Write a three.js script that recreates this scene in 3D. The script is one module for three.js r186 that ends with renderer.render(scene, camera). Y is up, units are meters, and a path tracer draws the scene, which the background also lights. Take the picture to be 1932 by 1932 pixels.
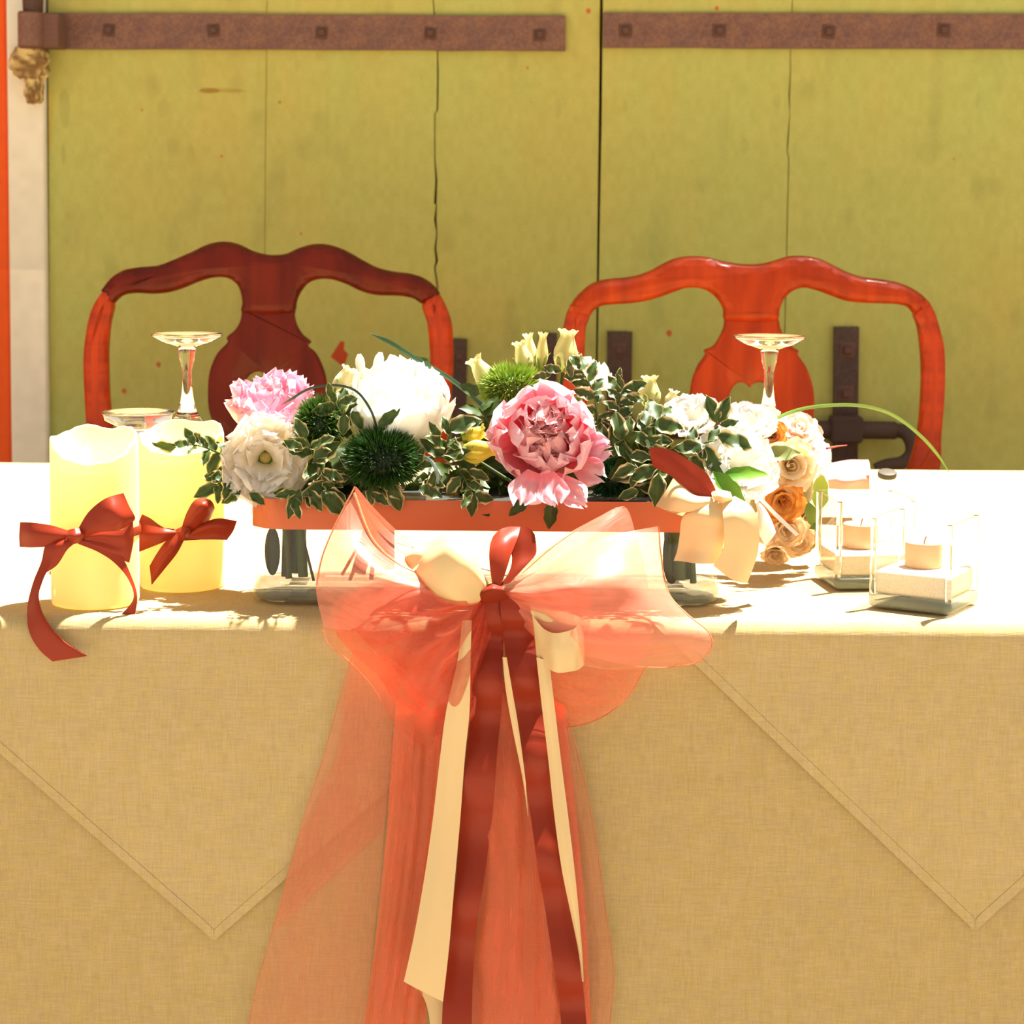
import * as THREE from 'three';
import { mergeGeometries, toCreasedNormals } from 'three/addons/utils/BufferGeometryUtils.js';
import { RoundedBoxGeometry } from 'three/addons/geometries/RoundedBoxGeometry.js';

// ------------------------------------------------------------------ camera, sky, sun, exposure
const renderer = new THREE.WebGLRenderer({ antialias: true });
renderer.toneMapping = THREE.LinearToneMapping;
renderer.toneMappingExposure = 1.05;
renderer.shadowMap.enabled = true;
renderer.shadowMap.type = THREE.PCFSoftShadowMap;
const scene = new THREE.Scene();

const FRAME = 1932, FOCAL = 3900, TOP = 0.76;      // frame and focal length in pixels, height of the table top
const camera = new THREE.PerspectiveCamera(2 * Math.atan(FRAME / 2 / FOCAL) * 180 / Math.PI, 1, 0.1, 60);
camera.position.set(0, TOP + 0.36, 1.75);
camera.rotation.set(-4.7 * Math.PI / 180, 0, 0);
camera.rotateZ(0.45 * Math.PI / 180);
camera.setViewOffset(FRAME, FRAME, 0, 266, FRAME, FRAME);   // the photograph is a crop: the lens axis lies above its middle
camera.focus = 1.85; camera.userData.fStop = 14;
camera.updateMatrixWorld();
scene.add(camera);

{ // a bright hazy sky, warm towards the horizon
  const SKY = 0.6, w = 64, h = 32, d = new Float32Array(w * h * 4);
  for (let j = 0; j < h; j++) for (let i = 0; i < w; i++) {
    const up = Math.max(0, Math.sin((j + 0.5) / h * Math.PI - Math.PI / 2)), k = (j * w + i) * 4;
    d[k] = SKY * (1.06 - 0.10 * up); d[k + 1] = SKY * (0.98 - 0.04 * up); d[k + 2] = SKY * (0.84 + 0.10 * up); d[k + 3] = 1;
  }
  const sky = new THREE.DataTexture(d, w, h, THREE.RGBAFormat, THREE.FloatType);
  sky.mapping = THREE.EquirectangularReflectionMapping; sky.magFilter = THREE.LinearFilter; sky.needsUpdate = true;
  scene.background = sky; scene.environment = sky;
}
const sun = new THREE.DirectionalLight(new THREE.Color(1, 0.975, 0.93), 18);
sun.position.set(0.30 * 6, 6, -0.22 * 6); sun.target.position.set(0, 0.5, -0.4);
sun.position.add(sun.target.position);
sun.castShadow = true; sun.shadow.mapSize.set(2048, 2048); sun.shadow.radius = 1.5;
Object.assign(sun.shadow.camera, { left: -3, right: 3, top: 3, bottom: -3, near: 0.5, far: 14 });
scene.add(sun, sun.target);

// ------------------------------------------------------------------ helpers
let seed = 7;
const rnd = () => { seed = (seed + 0x6D2B79F5) | 0; let t = Math.imul(seed ^ (seed >>> 15), 1 | seed); t = (t + Math.imul(t ^ (t >>> 7), 61 | t)) ^ t; return ((t ^ (t >>> 14)) >>> 0) / 4294967296; };
const rr = (a, b) => a + (b - a) * rnd();
const V = (x, y, z) => new THREE.Vector3(x, y, z);
const { sin, cos, PI, min, max, abs, floor, exp } = Math;
const ease = (a, b, x) => { x = min(1, max(0, (x - a) / (b - a))); return x * x * (3 - 2 * x); };
const srgb = (r, g, b) => new THREE.Color().setRGB(r / 255, g / 255, b / 255, THREE.SRGBColorSpace);
// a sight line of the photograph, met with an upright plane (P) or with a level one (T)
const ray = (px, py) => V((px - FRAME / 2) / FOCAL, -(py - 700) / FOCAL, -1).applyQuaternion(camera.quaternion);
const P = (px, py, z) => { const d = ray(px, py); return d.multiplyScalar((z - camera.position.z) / d.z).add(camera.position); };
const T = (px, py, y = TOP) => { const d = ray(px, py); return d.multiplyScalar((y - camera.position.y) / d.y).add(camera.position); };
const metre = (z) => (camera.position.z - z + 0.03) / FOCAL;      // metres per pixel about there

function hash(x, y, s) { let h = Math.imul(x | 0, 374761393) + Math.imul(y | 0, 668265263) + Math.imul(s | 0, 982451653); h = Math.imul(h ^ (h >>> 13), 1274126177); return ((h ^ (h >>> 16)) >>> 0) / 4294967296; }
function noise(x, y, s = 0, wx = 0, wy = 0) {           // value noise, wrapping every wx, wy cells if given
  const x0 = floor(x), y0 = floor(y), fx = x - x0, fy = y - y0, u = fx * fx * (3 - 2 * fx), v = fy * fy * (3 - 2 * fy);
  const m = (a, w) => w ? ((a % w) + w) % w : a, h = (a, b) => hash(m(a, wx), m(b, wy), s);
  return (h(x0, y0) * (1 - u) + h(x0 + 1, y0) * u) * (1 - v) + (h(x0, y0 + 1) * (1 - u) + h(x0 + 1, y0 + 1) * u) * v;
}
function texture(w, h, f, color = true) {              // f(x, y) -> [r, g, b] in 0..1 (sRGB) or a grey
  const d = new Uint8Array(w * h * 4);
  for (let y = 0; y < h; y++) for (let x = 0; x < w; x++) {
    const c = f(x, y), k = (y * w + x) * 4, g = typeof c === 'number';
    for (let i = 0; i < 3; i++) d[k + i] = max(0, min(255, 255 * (g ? c : c[i])));
    d[k + 3] = 255;
  }
  const t = new THREE.DataTexture(d, w, h); t.wrapS = t.wrapT = THREE.RepeatWrapping; t.magFilter = THREE.LinearFilter;
  t.minFilter = THREE.LinearMipmapLinearFilter; t.generateMipmaps = true;
  if (color) t.colorSpace = THREE.SRGBColorSpace;
  t.needsUpdate = true; return t;
}
const std = (color, o = {}) => new THREE.MeshStandardMaterial({ color, roughness: 0.7, ...o });
const phys = (color, o = {}) => new THREE.MeshPhysicalMaterial({ color, roughness: 0.6, side: THREE.DoubleSide, ...o });

const used = new Map();
function numbered(n) { const k = used.get(n) ?? 0; used.set(n, k + 1); return k ? `${n}_${String(k).padStart(3, '0')}` : n; }
function tag(o, label, category, group) { o.userData.label = label; o.userData.category = category; if (group) o.userData.group = group; return o; }
function thing(name, label, category, at = V(0, 0, 0), group) {      // a Group at the thing's base; parts are added in world coordinates
  const o = new THREE.Group(); o.name = numbered(name); o.position.copy(at); scene.add(o); return tag(o, label, category, group);
}
function part(name, geometry, material, parent) {
  const m = new THREE.Mesh(geometry, material); m.name = name; m.castShadow = m.receiveShadow = true; parent.add(m); return m;
}
function placed(name, geometry, material, parent, origin) {          // geometry given in world coordinates
  geometry.translate(-origin.x, -origin.y, -origin.z); return part(name, geometry, material, parent);
}
function structure(name, geometry, material) {
  const m = part(name, geometry, material, scene); m.name = name; m.userData.kind = 'structure'; return m;
}
function merged(list) { return mergeGeometries(list.map((g) => { g = g.index ? g.toNonIndexed() : g; for (const k of Object.keys(g.attributes)) if (!['position', 'normal', 'uv', 'color'].includes(k)) g.deleteAttribute(k); return g; })); }
function box(x0, x1, y0, y1, z0, z1, r = 0.003, seg = 2) {
  const g = new RoundedBoxGeometry(x1 - x0, y1 - y0, z1 - z0, seg, min(r, (x1 - x0) / 2.1, (y1 - y0) / 2.1, (z1 - z0) / 2.1));
  return g.translate((x0 + x1) / 2, (y0 + y1) / 2, (z0 + z1) / 2);
}
function metricUV(g, sx = 1, sy = 1, ox = 0, oy = 0) {               // uv in metres across the face that each vertex looks out of
  const p = g.attributes.position, n = g.attributes.normal, uv = new Float32Array(p.count * 2);
  for (let i = 0; i < p.count; i++) {
    const ax = abs(n.getX(i)), ay = abs(n.getY(i)), az = abs(n.getZ(i));
    const [u, v] = az >= ax && az >= ay ? [p.getX(i), p.getY(i)] : ay >= ax ? [p.getX(i), p.getZ(i)] : [p.getZ(i), p.getY(i)];
    uv[2 * i] = (u - ox) / sx; uv[2 * i + 1] = (v - oy) / sy;
  }
  g.setAttribute('uv', new THREE.BufferAttribute(uv, 2)); return g;
}
function gridGeometry(rows, closed = false) {                        // rows of Vector3 -> a sheet with smooth normals
  const m = rows.length, n = rows[0].length, pos = [], uv = [], idx = [];
  for (let j = 0; j < m; j++) for (let i = 0; i < n; i++) { pos.push(...rows[j][i]); uv.push(i / (n - 1), j / (m - 1)); }
  for (let j = 0; j < m - 1; j++) for (let i = 0; i < n - 1; i++) { const a = j * n + i; idx.push(a, a + 1, a + n + 1, a, a + n + 1, a + n); }
  const g = new THREE.BufferGeometry();
  g.setAttribute('position', new THREE.Float32BufferAttribute(pos, 3)); g.setAttribute('uv', new THREE.Float32BufferAttribute(uv, 2));
  g.setIndex(idx); g.computeVertexNormals();
  if (closed) {                                                      // the seam's two columns share their normals
    const N = g.attributes.normal;
    for (let j = 0; j < m; j++) { const a = j * n, b = a + n - 1, s = V(0, 0, 0).fromBufferAttribute(N, a).add(V(0, 0, 0).fromBufferAttribute(N, b)).normalize(); N.setXYZ(a, s.x, s.y, s.z); N.setXYZ(b, s.x, s.y, s.z); }
  }
  return g;
}
const curve = (pts, n) => { const c = new THREE.CatmullRomCurve3(pts, false, 'centripetal'), o = []; for (let i = 0; i <= n; i++) o.push(c.getPoint(i / n)); return o; };
// a cloth sheet through rows of points [x, y, depth]; wave(s, t) pushes it towards the viewer's side in metres
function loft(rows, { n = 30, m = 12, wave } = {}) {
  const along = rows.map((r) => curve(r.map((q) => q.isVector3 ? q : P(...q)), n)), out = [];
  for (let j = 0; j <= m; j++) out.push([]);
  for (let i = 0; i <= n; i++) curve(along.map((a) => a[i]), m).forEach((p, j) => { if (wave) p.z += wave(i / n, j / m); out[j].push(p); });
  return gridGeometry(out);
}
function tube(points, radius, sides = 7, n = 20, taper = 1) {        // a round stem, thinning to taper at its end
  const path = new THREE.CatmullRomCurve3(points), g = new THREE.TubeGeometry(path, n, radius, sides);
  if (taper !== 1) { const p = g.attributes.position; for (let i = 0; i <= n; i++) { const c = path.getPointAt(i / n), k = 1 + (taper - 1) * i / n; for (let s = 0; s <= sides; s++) { const j = i * (sides + 1) + s; p.setXYZ(j, c.x + (p.getX(j) - c.x) * k, c.y + (p.getY(j) - c.y) * k, c.z + (p.getZ(j) - c.z) * k); } } }
  return g;
}
const lathe = (pts, seg = 40) => new THREE.LatheGeometry(pts.map(([r, y]) => new THREE.Vector2(max(r, 1e-5), y)), seg);
// ------------------------------------------------------------------ surfaces
const clothMap = texture(512, 512, (x, y) => {
  const warp = noise(x / 1.6, y / 26, 1, 320, 0), weft = noise(x / 26, y / 1.6, 2), blot = noise(x / 32, y / 32, 3, 16, 16), fine = hash(x, y, 4);
  const k = 0.93 + 0.06 * (warp - 0.5) + 0.06 * (weft - 0.5) + 0.025 * (blot - 0.5) + 0.05 * (fine - 0.5);
  return [k, k * 0.985, k * (0.94 + 0.08 * (noise(x / 20, y / 20, 9) - 0.5))];
});
const clothBump = texture(512, 512, (x, y) => 0.5 + 0.25 * sin(x * PI / 2) * cos(y * PI / 2) + 0.35 * (noise(x / 2, y / 18, 5) - 0.5) + 0.35 * (noise(x / 18, y / 2, 6) - 0.5), false);
for (const t of [clothMap, clothBump]) t.repeat.set(1 / 0.18, 1 / 0.18);
const linen = std(new THREE.Color(0.58, 0.44, 0.205), { map: clothMap, bumpMap: clothBump, bumpScale: 0.0004, roughness: 0.95 });
const linenTop = std(new THREE.Color(0.62, 0.48, 0.24), { map: clothMap, bumpMap: clothBump, bumpScale: 0.0003, roughness: 0.95 });

const DOOR = { z: -1.70, x0: P(88, 300, -1.70).x, x1: 1.02, y0: 0.03, y1: 2.42 };
const doorMap = (() => {                                             // worn green paint, with its rubs, drips and specks of red
  const c = document.createElement('canvas'), W = 1536, H = 1536; c.width = W; c.height = H;
  const g = c.getContext('2d'), im = g.createImageData(W, H);
  for (let y = 0; y < H; y++) for (let x = 0; x < W; x++) {
    const a = noise(x / 150, y / 190, 11), b = noise(x / 38, y / 60, 12), f = hash(x, y, 13), m = noise(x / 7, y / 9, 14), k = (y * W + x) * 4;
    const t = 0.6 * a + 0.4 * b, dirt = max(0, noise(x / 30, y / 34, 15) - 0.74) * 0.22, n = (f - 0.5) * 9 + (m - 0.5) * 9;
    im.data[k] = (182 + 14 * t) * (1 - dirt) + n; im.data[k + 1] = (180 + 7 * (1 - t)) * (1 - dirt) + n; im.data[k + 2] = (100 - 8 * t) * (1 - dirt) + n; im.data[k + 3] = 255;
  }
  g.putImageData(im, 0, 0);
  const at = (px, py) => { const p = P(px, py, DOOR.z); return [(p.x - DOOR.x0) / (DOOR.x1 - DOOR.x0) * W, (1 - (p.y - DOOR.y0) / (DOOR.y1 - DOOR.y0)) * H]; };
  const poly = (pts, fill) => { g.fillStyle = fill; g.beginPath(); pts.forEach((q, i) => g[i ? 'lineTo' : 'moveTo'](...at(...q))); g.closePath(); g.fill(); };
  poly([[643, 643], [650, 644], [649, 660], [657, 668], [653, 680], [648, 693], [638, 684], [624, 673]], 'rgb(196,70,24)');
  for (const [x, y, r] of [[1110, 21, 5], [1262, 629, 6], [299, 688, 5], [234, 738, 5], [418, 295, 2.5], [568, 441, 2.5], [268, 208, 2], [995, 128, 2.5], [1352, 16, 4], [1800, 300, 2]])
    poly([[x - r, y], [x - r * 0.3, y - r * 1.2], [x + r, y - r * 0.6], [x + r * 0.6, y + r], [x - r * 0.4, y + r * 0.8]], 'rgba(196,84,34,0.85)');
  for (const [x, y, w, h, o] of [[395, 171, 16, 4, 0.7], [425, 171, 34, 3, 0.35], [122, 205, 9, 30, 0.25], [120, 290, 4, 16, 0.35], [360, 295, 6, 18, 0.2], [308, 205, 9, 14, 0.2], [1466, 190, 6, 12, 0.25], [1405, 275, 7, 12, 0.25], [1052, 205, 6, 16, 0.2], [1180, 200, 4, 10, 0.2], [1500, 285, 4, 14, 0.2], [1845, 190, 4, 12, 0.2], [720, 90, 8, 12, 0.15], [880, 415, 9, 14, 0.12], [560, 120, 4, 14, 0.15], [528, 193, 2.4, 2.4, 0.8]]) {
    g.fillStyle = h < 5 ? `rgba(150,112,34,${o})` : `rgba(110,96,52,${o * 0.45})`; g.beginPath(); g.ellipse(...at(x, y), w * 0.9, h * 0.7, 0, 0, 2 * PI); g.fill();
  }
  poly([[93, 165], [103, 172], [98, 250], [95, 285], [91, 280], [93, 220]], 'rgba(196,170,70,0.7)');        // a run of yellow undercoat by the hinge
  const t = new THREE.CanvasTexture(c); t.colorSpace = THREE.SRGBColorSpace; return t;
})();
const doorPaint = std(0xffffff, { map: doorMap, roughness: 0.75 });
const rustMap = texture(256, 256, (x, y) => { const a = noise(x / 24, y / 24, 21, 11, 11), b = noise(x / 5, y / 5, 22), k = 0.86 + 0.13 * (a - 0.5) + 0.14 * (b - 0.5); return [k, k * (0.97 + 0.1 * (b - 0.5)), k * (0.97 - 0.12 * (a - 0.5))]; });
rustMap.repeat.set(6, 6);
const iron = std(srgb(148, 106, 90), { map: rustMap, bumpMap: rustMap, bumpScale: 0.0012, roughness: 0.7 });
const darkIron = std(srgb(96, 70, 58), { map: rustMap, bumpMap: rustMap, bumpScale: 0.001, roughness: 0.6 });
const plasterMap = texture(256, 256, (x, y) => { const a = noise(x / 30, y / 60, 31, 0, 0), b = noise(x / 4, y / 4, 32), k = 0.95 + 0.07 * (a - 0.5) + 0.04 * (b - 0.5); return [k, k * 0.99, k * 0.97]; });
const orangeWall = std(srgb(255, 98, 30), { map: plasterMap, roughness: 0.9 });
const creamPost = std(srgb(255, 246, 228), { map: plasterMap, roughness: 0.85 });
const shadowWood = std(srgb(60, 52, 34), { roughness: 0.95 });

// ------------------------------------------------------------------ ground, wall, door frame
const paving = texture(512, 512, (x, y) => { const a = noise(x / 40, y / 40, 41, 13, 13), b = noise(x / 6, y / 6, 42), k = 0.86 + 0.16 * (a - 0.5) + 0.12 * (b - 0.5); return [k, k * 0.97, k * 0.92]; });
paving.repeat.set(0.8, 0.8);
structure('floor', metricUV(box(-9, 9, -0.12, 0, -2.1, 12, 0.001)), std(new THREE.Color(0.42, 0.36, 0.28), { map: paving, roughness: 0.9 }));
const postX0 = P(14, 300, -1.685).x, postX1 = P(85, 300, -1.685).x, WALLTOP = 2.86;
structure('wall_left', metricUV(box(-4.5, postX0, 0, WALLTOP, -2.0, -1.688, 0.006)), orangeWall);
structure('wall_right', metricUV(box(DOOR.x1 + 0.075, 4.5, 0, WALLTOP, -2.0, -1.688, 0.006)), orangeWall);
structure('wall_above', metricUV(box(postX0, DOOR.x1 + 0.075, DOOR.y1 + 0.07, WALLTOP, -2.0, -1.688, 0.006)), orangeWall);
structure('unseen_eave', metricUV(box(-4.6, 4.6, WALLTOP, WALLTOP + 0.09, -2.1, -1.60, 0.01)), creamPost);  // unseen eave, added and sized to keep the sun off the chairs
const frame1 = structure('trim_1', metricUV(box(postX0, postX1, 0, DOOR.y1 + 0.07, -1.95, -1.685, 0.006)), creamPost);
structure('trim_2', metricUV(box(DOOR.x1 + 0.008, DOOR.x1 + 0.075, 0, DOOR.y1 + 0.07, -1.95, -1.685, 0.006)), creamPost);
structure('trim_3', metricUV(box(postX1, DOOR.x1 + 0.008, DOOR.y1 + 0.008, DOOR.y1 + 0.07, -1.95, -1.685, 0.006)), creamPost);

// ------------------------------------------------------------------ the two leaves of the plank door
function seam(px, gap) {                                             // the two lips of a joint, top to bottom, jagged as the photo shows it
  const pts = px.map(([x, y, g = gap]) => [P(x - g / 2, y, DOOR.z), P(x + g / 2, y, DOOR.z)]);
  const first = pts[0], last = pts[pts.length - 1];
  const out = { left: pts.map((p) => p[0]), right: pts.map((p) => p[1]) };
  for (const s of ['left', 'right']) { const k = s === 'left' ? 0 : 1; out[s].unshift(V(first[k].x, DOOR.y1, 0)); out[s].push(V(last[k].x, DOOR.y0, 0)); }
  return out;
}
const straight = (x) => ({ left: [V(x, DOOR.y1, 0), V(x, DOOR.y0, 0)], right: [V(x, DOOR.y1, 0), V(x, DOOR.y0, 0)] });
const S0 = seam([[91, 0], [92, 260], [93, 500], [94, 900]], 0);
const S1 = seam([[504, 0], [503, 150], [501, 300], [500, 480], [498, 700]], 2.2);
const S2 = seam([[817, 0, 3], [819, 25, 3], [825, 95, 3], [826, 140, 4], [825, 208, 4], [820, 214, 3], [820, 300, 3], [823, 340, 5], [821, 384, 6], [823, 387, 3], [821, 415, 6], [824, 440, 3], [821, 470, 5], [824, 492, 6], [820, 505, 4], [825, 540, 4], [822, 640, 3], [824, 800, 4]], 4);
const S3 = seam([[1135, 0, 7], [1133, 200, 7], [1130, 400, 6], [1127, 620, 5], [1124, 860, 5]], 6);
const S4 = seam([[1495, 0, 2.5], [1491, 95, 2.5], [1491, 140, 3], [1489, 180, 4], [1490, 215, 2], [1487, 255, 4], [1485, 285, 3], [1488, 300, 3], [1486, 380, 3], [1484, 480, 3], [1480, 640, 3]], 3);
const S5 = straight(DOOR.x1);
const doors = [1, 2].map((k) => { const o = new THREE.Group(); o.name = 'door_' + k; o.userData.kind = 'structure'; scene.add(o); return o; });
function plank(a, b, parent, k) {
  const pts = [...a.right.map((p) => [p.x, p.y]), ...b.left.map((p) => [p.x, p.y]).reverse()];
  const g = new THREE.ExtrudeGeometry(new THREE.Shape(pts.map((p) => new THREE.Vector2(...p))), { depth: 0.04, bevelEnabled: true, bevelThickness: 0.0015, bevelSize: 0.0008, bevelSegments: 1 });
  g.translate(0, 0, DOOR.z - 0.0415 + [0, 0.002, -0.001, 0.001, 0][k]);
  const p = g.attributes.position, uv = g.attributes.uv;
  for (let i = 0; i < p.count; i++) uv.setXY(i, (p.getX(i) - DOOR.x0) / (DOOR.x1 - DOOR.x0), (p.getY(i) - DOOR.y0) / (DOOR.y1 - DOOR.y0));
  part('plank', g, doorPaint, parent);
}
plank(S0, S1, doors[0], 0); plank(S1, S2, doors[0], 1); plank(S2, S3, doors[0], 2); plank(S3, S4, doors[1], 3); plank(S4, S5, doors[1], 4);
for (const [k, a, b] of [[0, S0.right[0].x + 0.01, S3.left[0].x - 0.02], [1, S3.right[0].x + 0.01, DOOR.x1]])
  for (const y of [0.3, 1.2, 2.1]) part('ledge_board', metricUV(box(a, b, y - 0.12, y + 0.12, -1.785, DOOR.z - 0.042, 0.004)), shadowWood, doors[k]);
part('added_backing_board', metricUV(box(S0.right[0].x, S3.left[0].x + 0.012, DOOR.y0, DOOR.y1, -1.80, -1.786)), shadowWood, doors[0]);  // unseen boards added behind the planks to stop light through the seams
part('added_backing_board', metricUV(box(S3.right[0].x + 0.008, DOOR.x1, DOOR.y0, DOOR.y1, -1.80, -1.786)), shadowWood, doors[1]);

function boltHead(px, py, z, s, parent, turn = 0) {                  // a square forged head on a thin washer
  const c = P(px, py, z), g = merged([box(-s * 0.9, s * 0.9, -s * 0.9, s * 0.9, 0, 0.002, 0.0008, 1), new THREE.CylinderGeometry(s * 0.52, s * 0.78, 0.010, 4, 1).rotateY(PI / 4).rotateX(PI / 2).translate(0, 0, 0.006)]);
  part('bolt', toCreasedNormals(g, 0.5).rotateZ(turn).translate(c.x, c.y, z), iron, parent);
}
function strap(name, corners, z, thick, m, parent) {                 // a flat iron strap through four corners of the photograph
  const q = corners.map((c) => P(...c, z)), sh = new THREE.Shape();
  q.forEach((p, i) => { const r = q[(i + 1) % 4], N = 14; for (let k = 0; k < N; k++) { const t = k / N, w = k ? rr(-0.0006, 0.0006) : 0, x = p.x + (r.x - p.x) * t, y = p.y + (r.y - p.y) * t + w; i + k ? sh.lineTo(x, y) : sh.moveTo(x, y); } });
  const g = new THREE.ExtrudeGeometry(sh, { depth: thick, bevelEnabled: true, bevelThickness: 0.001, bevelSize: 0.001, bevelSegments: 2 });
  return part(name, g.translate(0, 0, z - thick), m, parent);
}
const FZ = DOOR.z + 0.009;
const s1 = strap('iron_strap', [[83, 25], [1066, 31], [1066, 95], [86, 91]], FZ, 0.007, iron, doors[0]);
for (const [x, y] of [[110, 57], [206, 57], [403, 57], [607, 62], [812, 63], [1018, 66]]) boltHead(x, y, FZ, 0.0115, s1, rr(-0.1, 0.1));
const s2 = strap('iron_strap', [[1139, 25], [2000, 28], [2000, 92], [1139, 89]], FZ, 0.007, iron, doors[1]);
for (const [x, y] of [[1180, 58], [1357, 58], [1563, 60], [1780, 57]]) boltHead(x, y, FZ, 0.0125, s2, rr(-0.15, 0.15));
const s3 = strap('iron_strap', [[855, 640], [880, 641], [877, 900], [852, 900]], FZ, 0.007, darkIron, doors[0]);
boltHead(867, 672, FZ, 0.011, s3); boltHead(865, 780, FZ, 0.011, s3);
const s4 = strap('iron_strap', [[1019, 629], [1050, 630], [1046, 900], [1015, 900]], FZ, 0.007, darkIron, doors[0]);
boltHead(1034, 660, FZ, 0.011, s4); boltHead(1032, 770, FZ, 0.011, s4);
const s5 = strap('iron_strap', [[1147, 626], [1192, 627], [1188, 900], [1144, 900]], FZ, 0.007, darkIron, doors[1]);
boltHead(1168, 660, FZ, 0.013, s5); boltHead(1166, 750, FZ, 0.013, s5);
const s6 = strap('iron_strap', [[1575, 618], [1620, 618], [1617, 900], [1572, 900]], FZ, 0.007, darkIron, doors[1]);
boltHead(1599, 660, FZ, 0.014, s6); boltHead(1596, 742, FZ, 0.014, s6);
// the long sliding bolt that closes the leaves, with its hooked handle and keepers
const barZ = FZ + 0.02, bar = part('sliding_bolt', tube([P(1150, 812, barZ), P(1400, 811, barZ), P(1600, 811, barZ), P(1690, 812, barZ)], 0.015, 12, 20), darkIron, doors[1]);
part('hook_handle', tube([[1690, 812, barZ], [1706, 815, barZ + 0.006], [1719, 832, barZ + 0.014], [1720, 856, barZ + 0.02], [1704, 872, barZ + 0.024], [1672, 878, barZ + 0.026], [1652, 886, barZ + 0.026]].map((q) => P(...q)), 0.0125, 12, 30, 0.85), darkIron, bar);
part('keeper', box(P(1565, 800, barZ).x, P(1626, 800, barZ).x, P(1600, 834, barZ).y, P(1600, 784, barZ).y, FZ, barZ + 0.02, 0.006), darkIron, bar);
part('keeper', box(P(1140, 800, barZ).x, P(1196, 800, barZ).x, P(1160, 836, barZ).y, P(1160, 786, barZ).y, FZ, barZ + 0.02, 0.006), darkIron, bar);
// the hinge: the strap's eye round a pin, and the crumbling plaster of its seat in the post
{
  const c = P(58, 57, -1.628), h0 = P(58, 91, -1.628).y, h1 = P(58, 22, -1.628).y;
  part('hinge_eye', merged([lathe([[0.0005, h0], [0.0185, h0], [0.0205, h0 + 0.003], [0.0205, h1 - 0.003], [0.0185, h1], [0.0005, h1]], 20).translate(c.x, 0, c.z), box(c.x + 0.006, c.x + 0.045, h0 + 0.002, h1 - 0.002, -1.69, c.z + 0.004, 0.003).toNonIndexed()]), iron, s1);
  part('hinge_pin', lathe([[0.0005, h1], [0.016, h1], [0.017, h1 + 0.02], [0.014, h1 + 0.06], [0.0005, h1 + 0.065]], 18).translate(c.x + 0.004, 0, c.z), darkIron, s1);
  const crust = (px0, px1, py0, py1, s) => { const g = new THREE.IcosahedronGeometry(1, 4), p = g.attributes.position, a = P(px0, py1, -1.66), b = P(px1, py0, -1.66);
    for (let i = 0; i < p.count; i++) { const v = V(0, 0, 0).fromBufferAttribute(p, i), q = V(v.x, v.y, v.z), k = 1 / max(abs(v.x), abs(v.y), abs(v.z)) ; v.multiplyScalar(0.35 + 0.62 * k); const n = 0.72 + 0.35 * noise(q.x * 3.1 + s, q.y * 4.3 + q.z * 2, 51) + 0.3 * noise(q.x * 9 + s, q.y * 11 + q.z * 7, 52); p.setXYZ(i, (a.x + b.x) / 2 + v.x * n * (b.x - a.x) / 2, (a.y + b.y) / 2 + v.y * n * (b.y - a.y) / 2, -1.672 + v.z * n * 0.022); }
    return toCreasedNormals(g, 0.6); };
  const crumb = std(srgb(240, 216, 170), { map: texture(128, 128, (x, y) => { const a = noise(x / 26, y / 30, 61), b = noise(x / 6, y / 9, 62), t = ease(0.2, 0.7, 0.6 * a + 0.4 * b); return [0.55 + 0.4 * t, 0.46 + 0.47 * t, 0.34 + 0.48 * t]; }), roughness: 0.95 });
  part('pintle_seat', crust(20, 86, 88, 148, 0), crumb, frame1);
  part('loose_plaster', crust(46, 76, 140, 194, 4), crumb, frame1);
}

// ------------------------------------------------------------------ the table and its cloths
const DEPTH = 1.045, HALF = 1.0;
{
  const t = thing('dining_table', 'long wooden dining table hidden under the tan linen cloths', 'table', V(0, 0, -DEPTH / 2)), wood = std(srgb(120, 78, 48));
  part('tabletop', box(-HALF + 0.01, HALF - 0.01, TOP - 0.035, TOP - 0.004, -DEPTH / 2 + 0.012, DEPTH / 2 - 0.012), wood, t);
  for (const x of [-0.88, 0.88]) for (const z of [-0.42, 0.42]) part('leg', box(x - 0.03, x + 0.03, 0, TOP - 0.035, z - 0.03, z + 0.03), wood, t);
}
// the drape's section from front hem over the edge and back: distance along the cloth -> height, depth, outward normal
const R0 = 0.012;
function drape(s, off = 0) {                                         // s = 0 at the front edge, negative down the front, positive across the top
  const q = PI / 2 * R0;
  if (s < -q / 2) return { y: TOP - R0 + (s + q / 2), z: off, ny: 0, nz: 1 };
  if (s < q / 2) { const a = (s + q / 2) / R0; return { y: TOP - R0 + (R0 + off) * sin(a), z: -R0 + (R0 + off) * cos(a), ny: sin(a), nz: cos(a) }; }
  return { y: TOP + off, z: -R0 - (s - q / 2), ny: 1, nz: 0 };
}
function clothGeometry(x0, x1, sList, off, wobble) {
  const pos = [], uv = [], idx = [], n = 90;
  sList.forEach((s, j) => { for (let i = 0; i <= n; i++) { const a = x0(s), b = x1(s), x = a + (b - a) * i / n, d = drape(s, off), w = wobble ? wobble(x, s) : 0; pos.push(x, d.y + w * d.ny, d.z + w * d.nz); uv.push(x, s); } });
  for (let j = 0; j < sList.length - 1; j++) for (let i = 0; i < n; i++) { const a = j * (n + 1) + i; idx.push(a, a + 1, a + n + 2, a, a + n + 2, a + n + 1); }
  const g = new THREE.BufferGeometry(); g.setAttribute('position', new THREE.Float32BufferAttribute(pos, 3)); g.setAttribute('uv', new THREE.Float32BufferAttribute(uv, 2)); g.setIndex(idx); g.computeVertexNormals(); return g;
}
const steps = (a, b, n) => Array.from({ length: n + 1 }, (_, i) => a + (b - a) * i / n);
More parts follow.
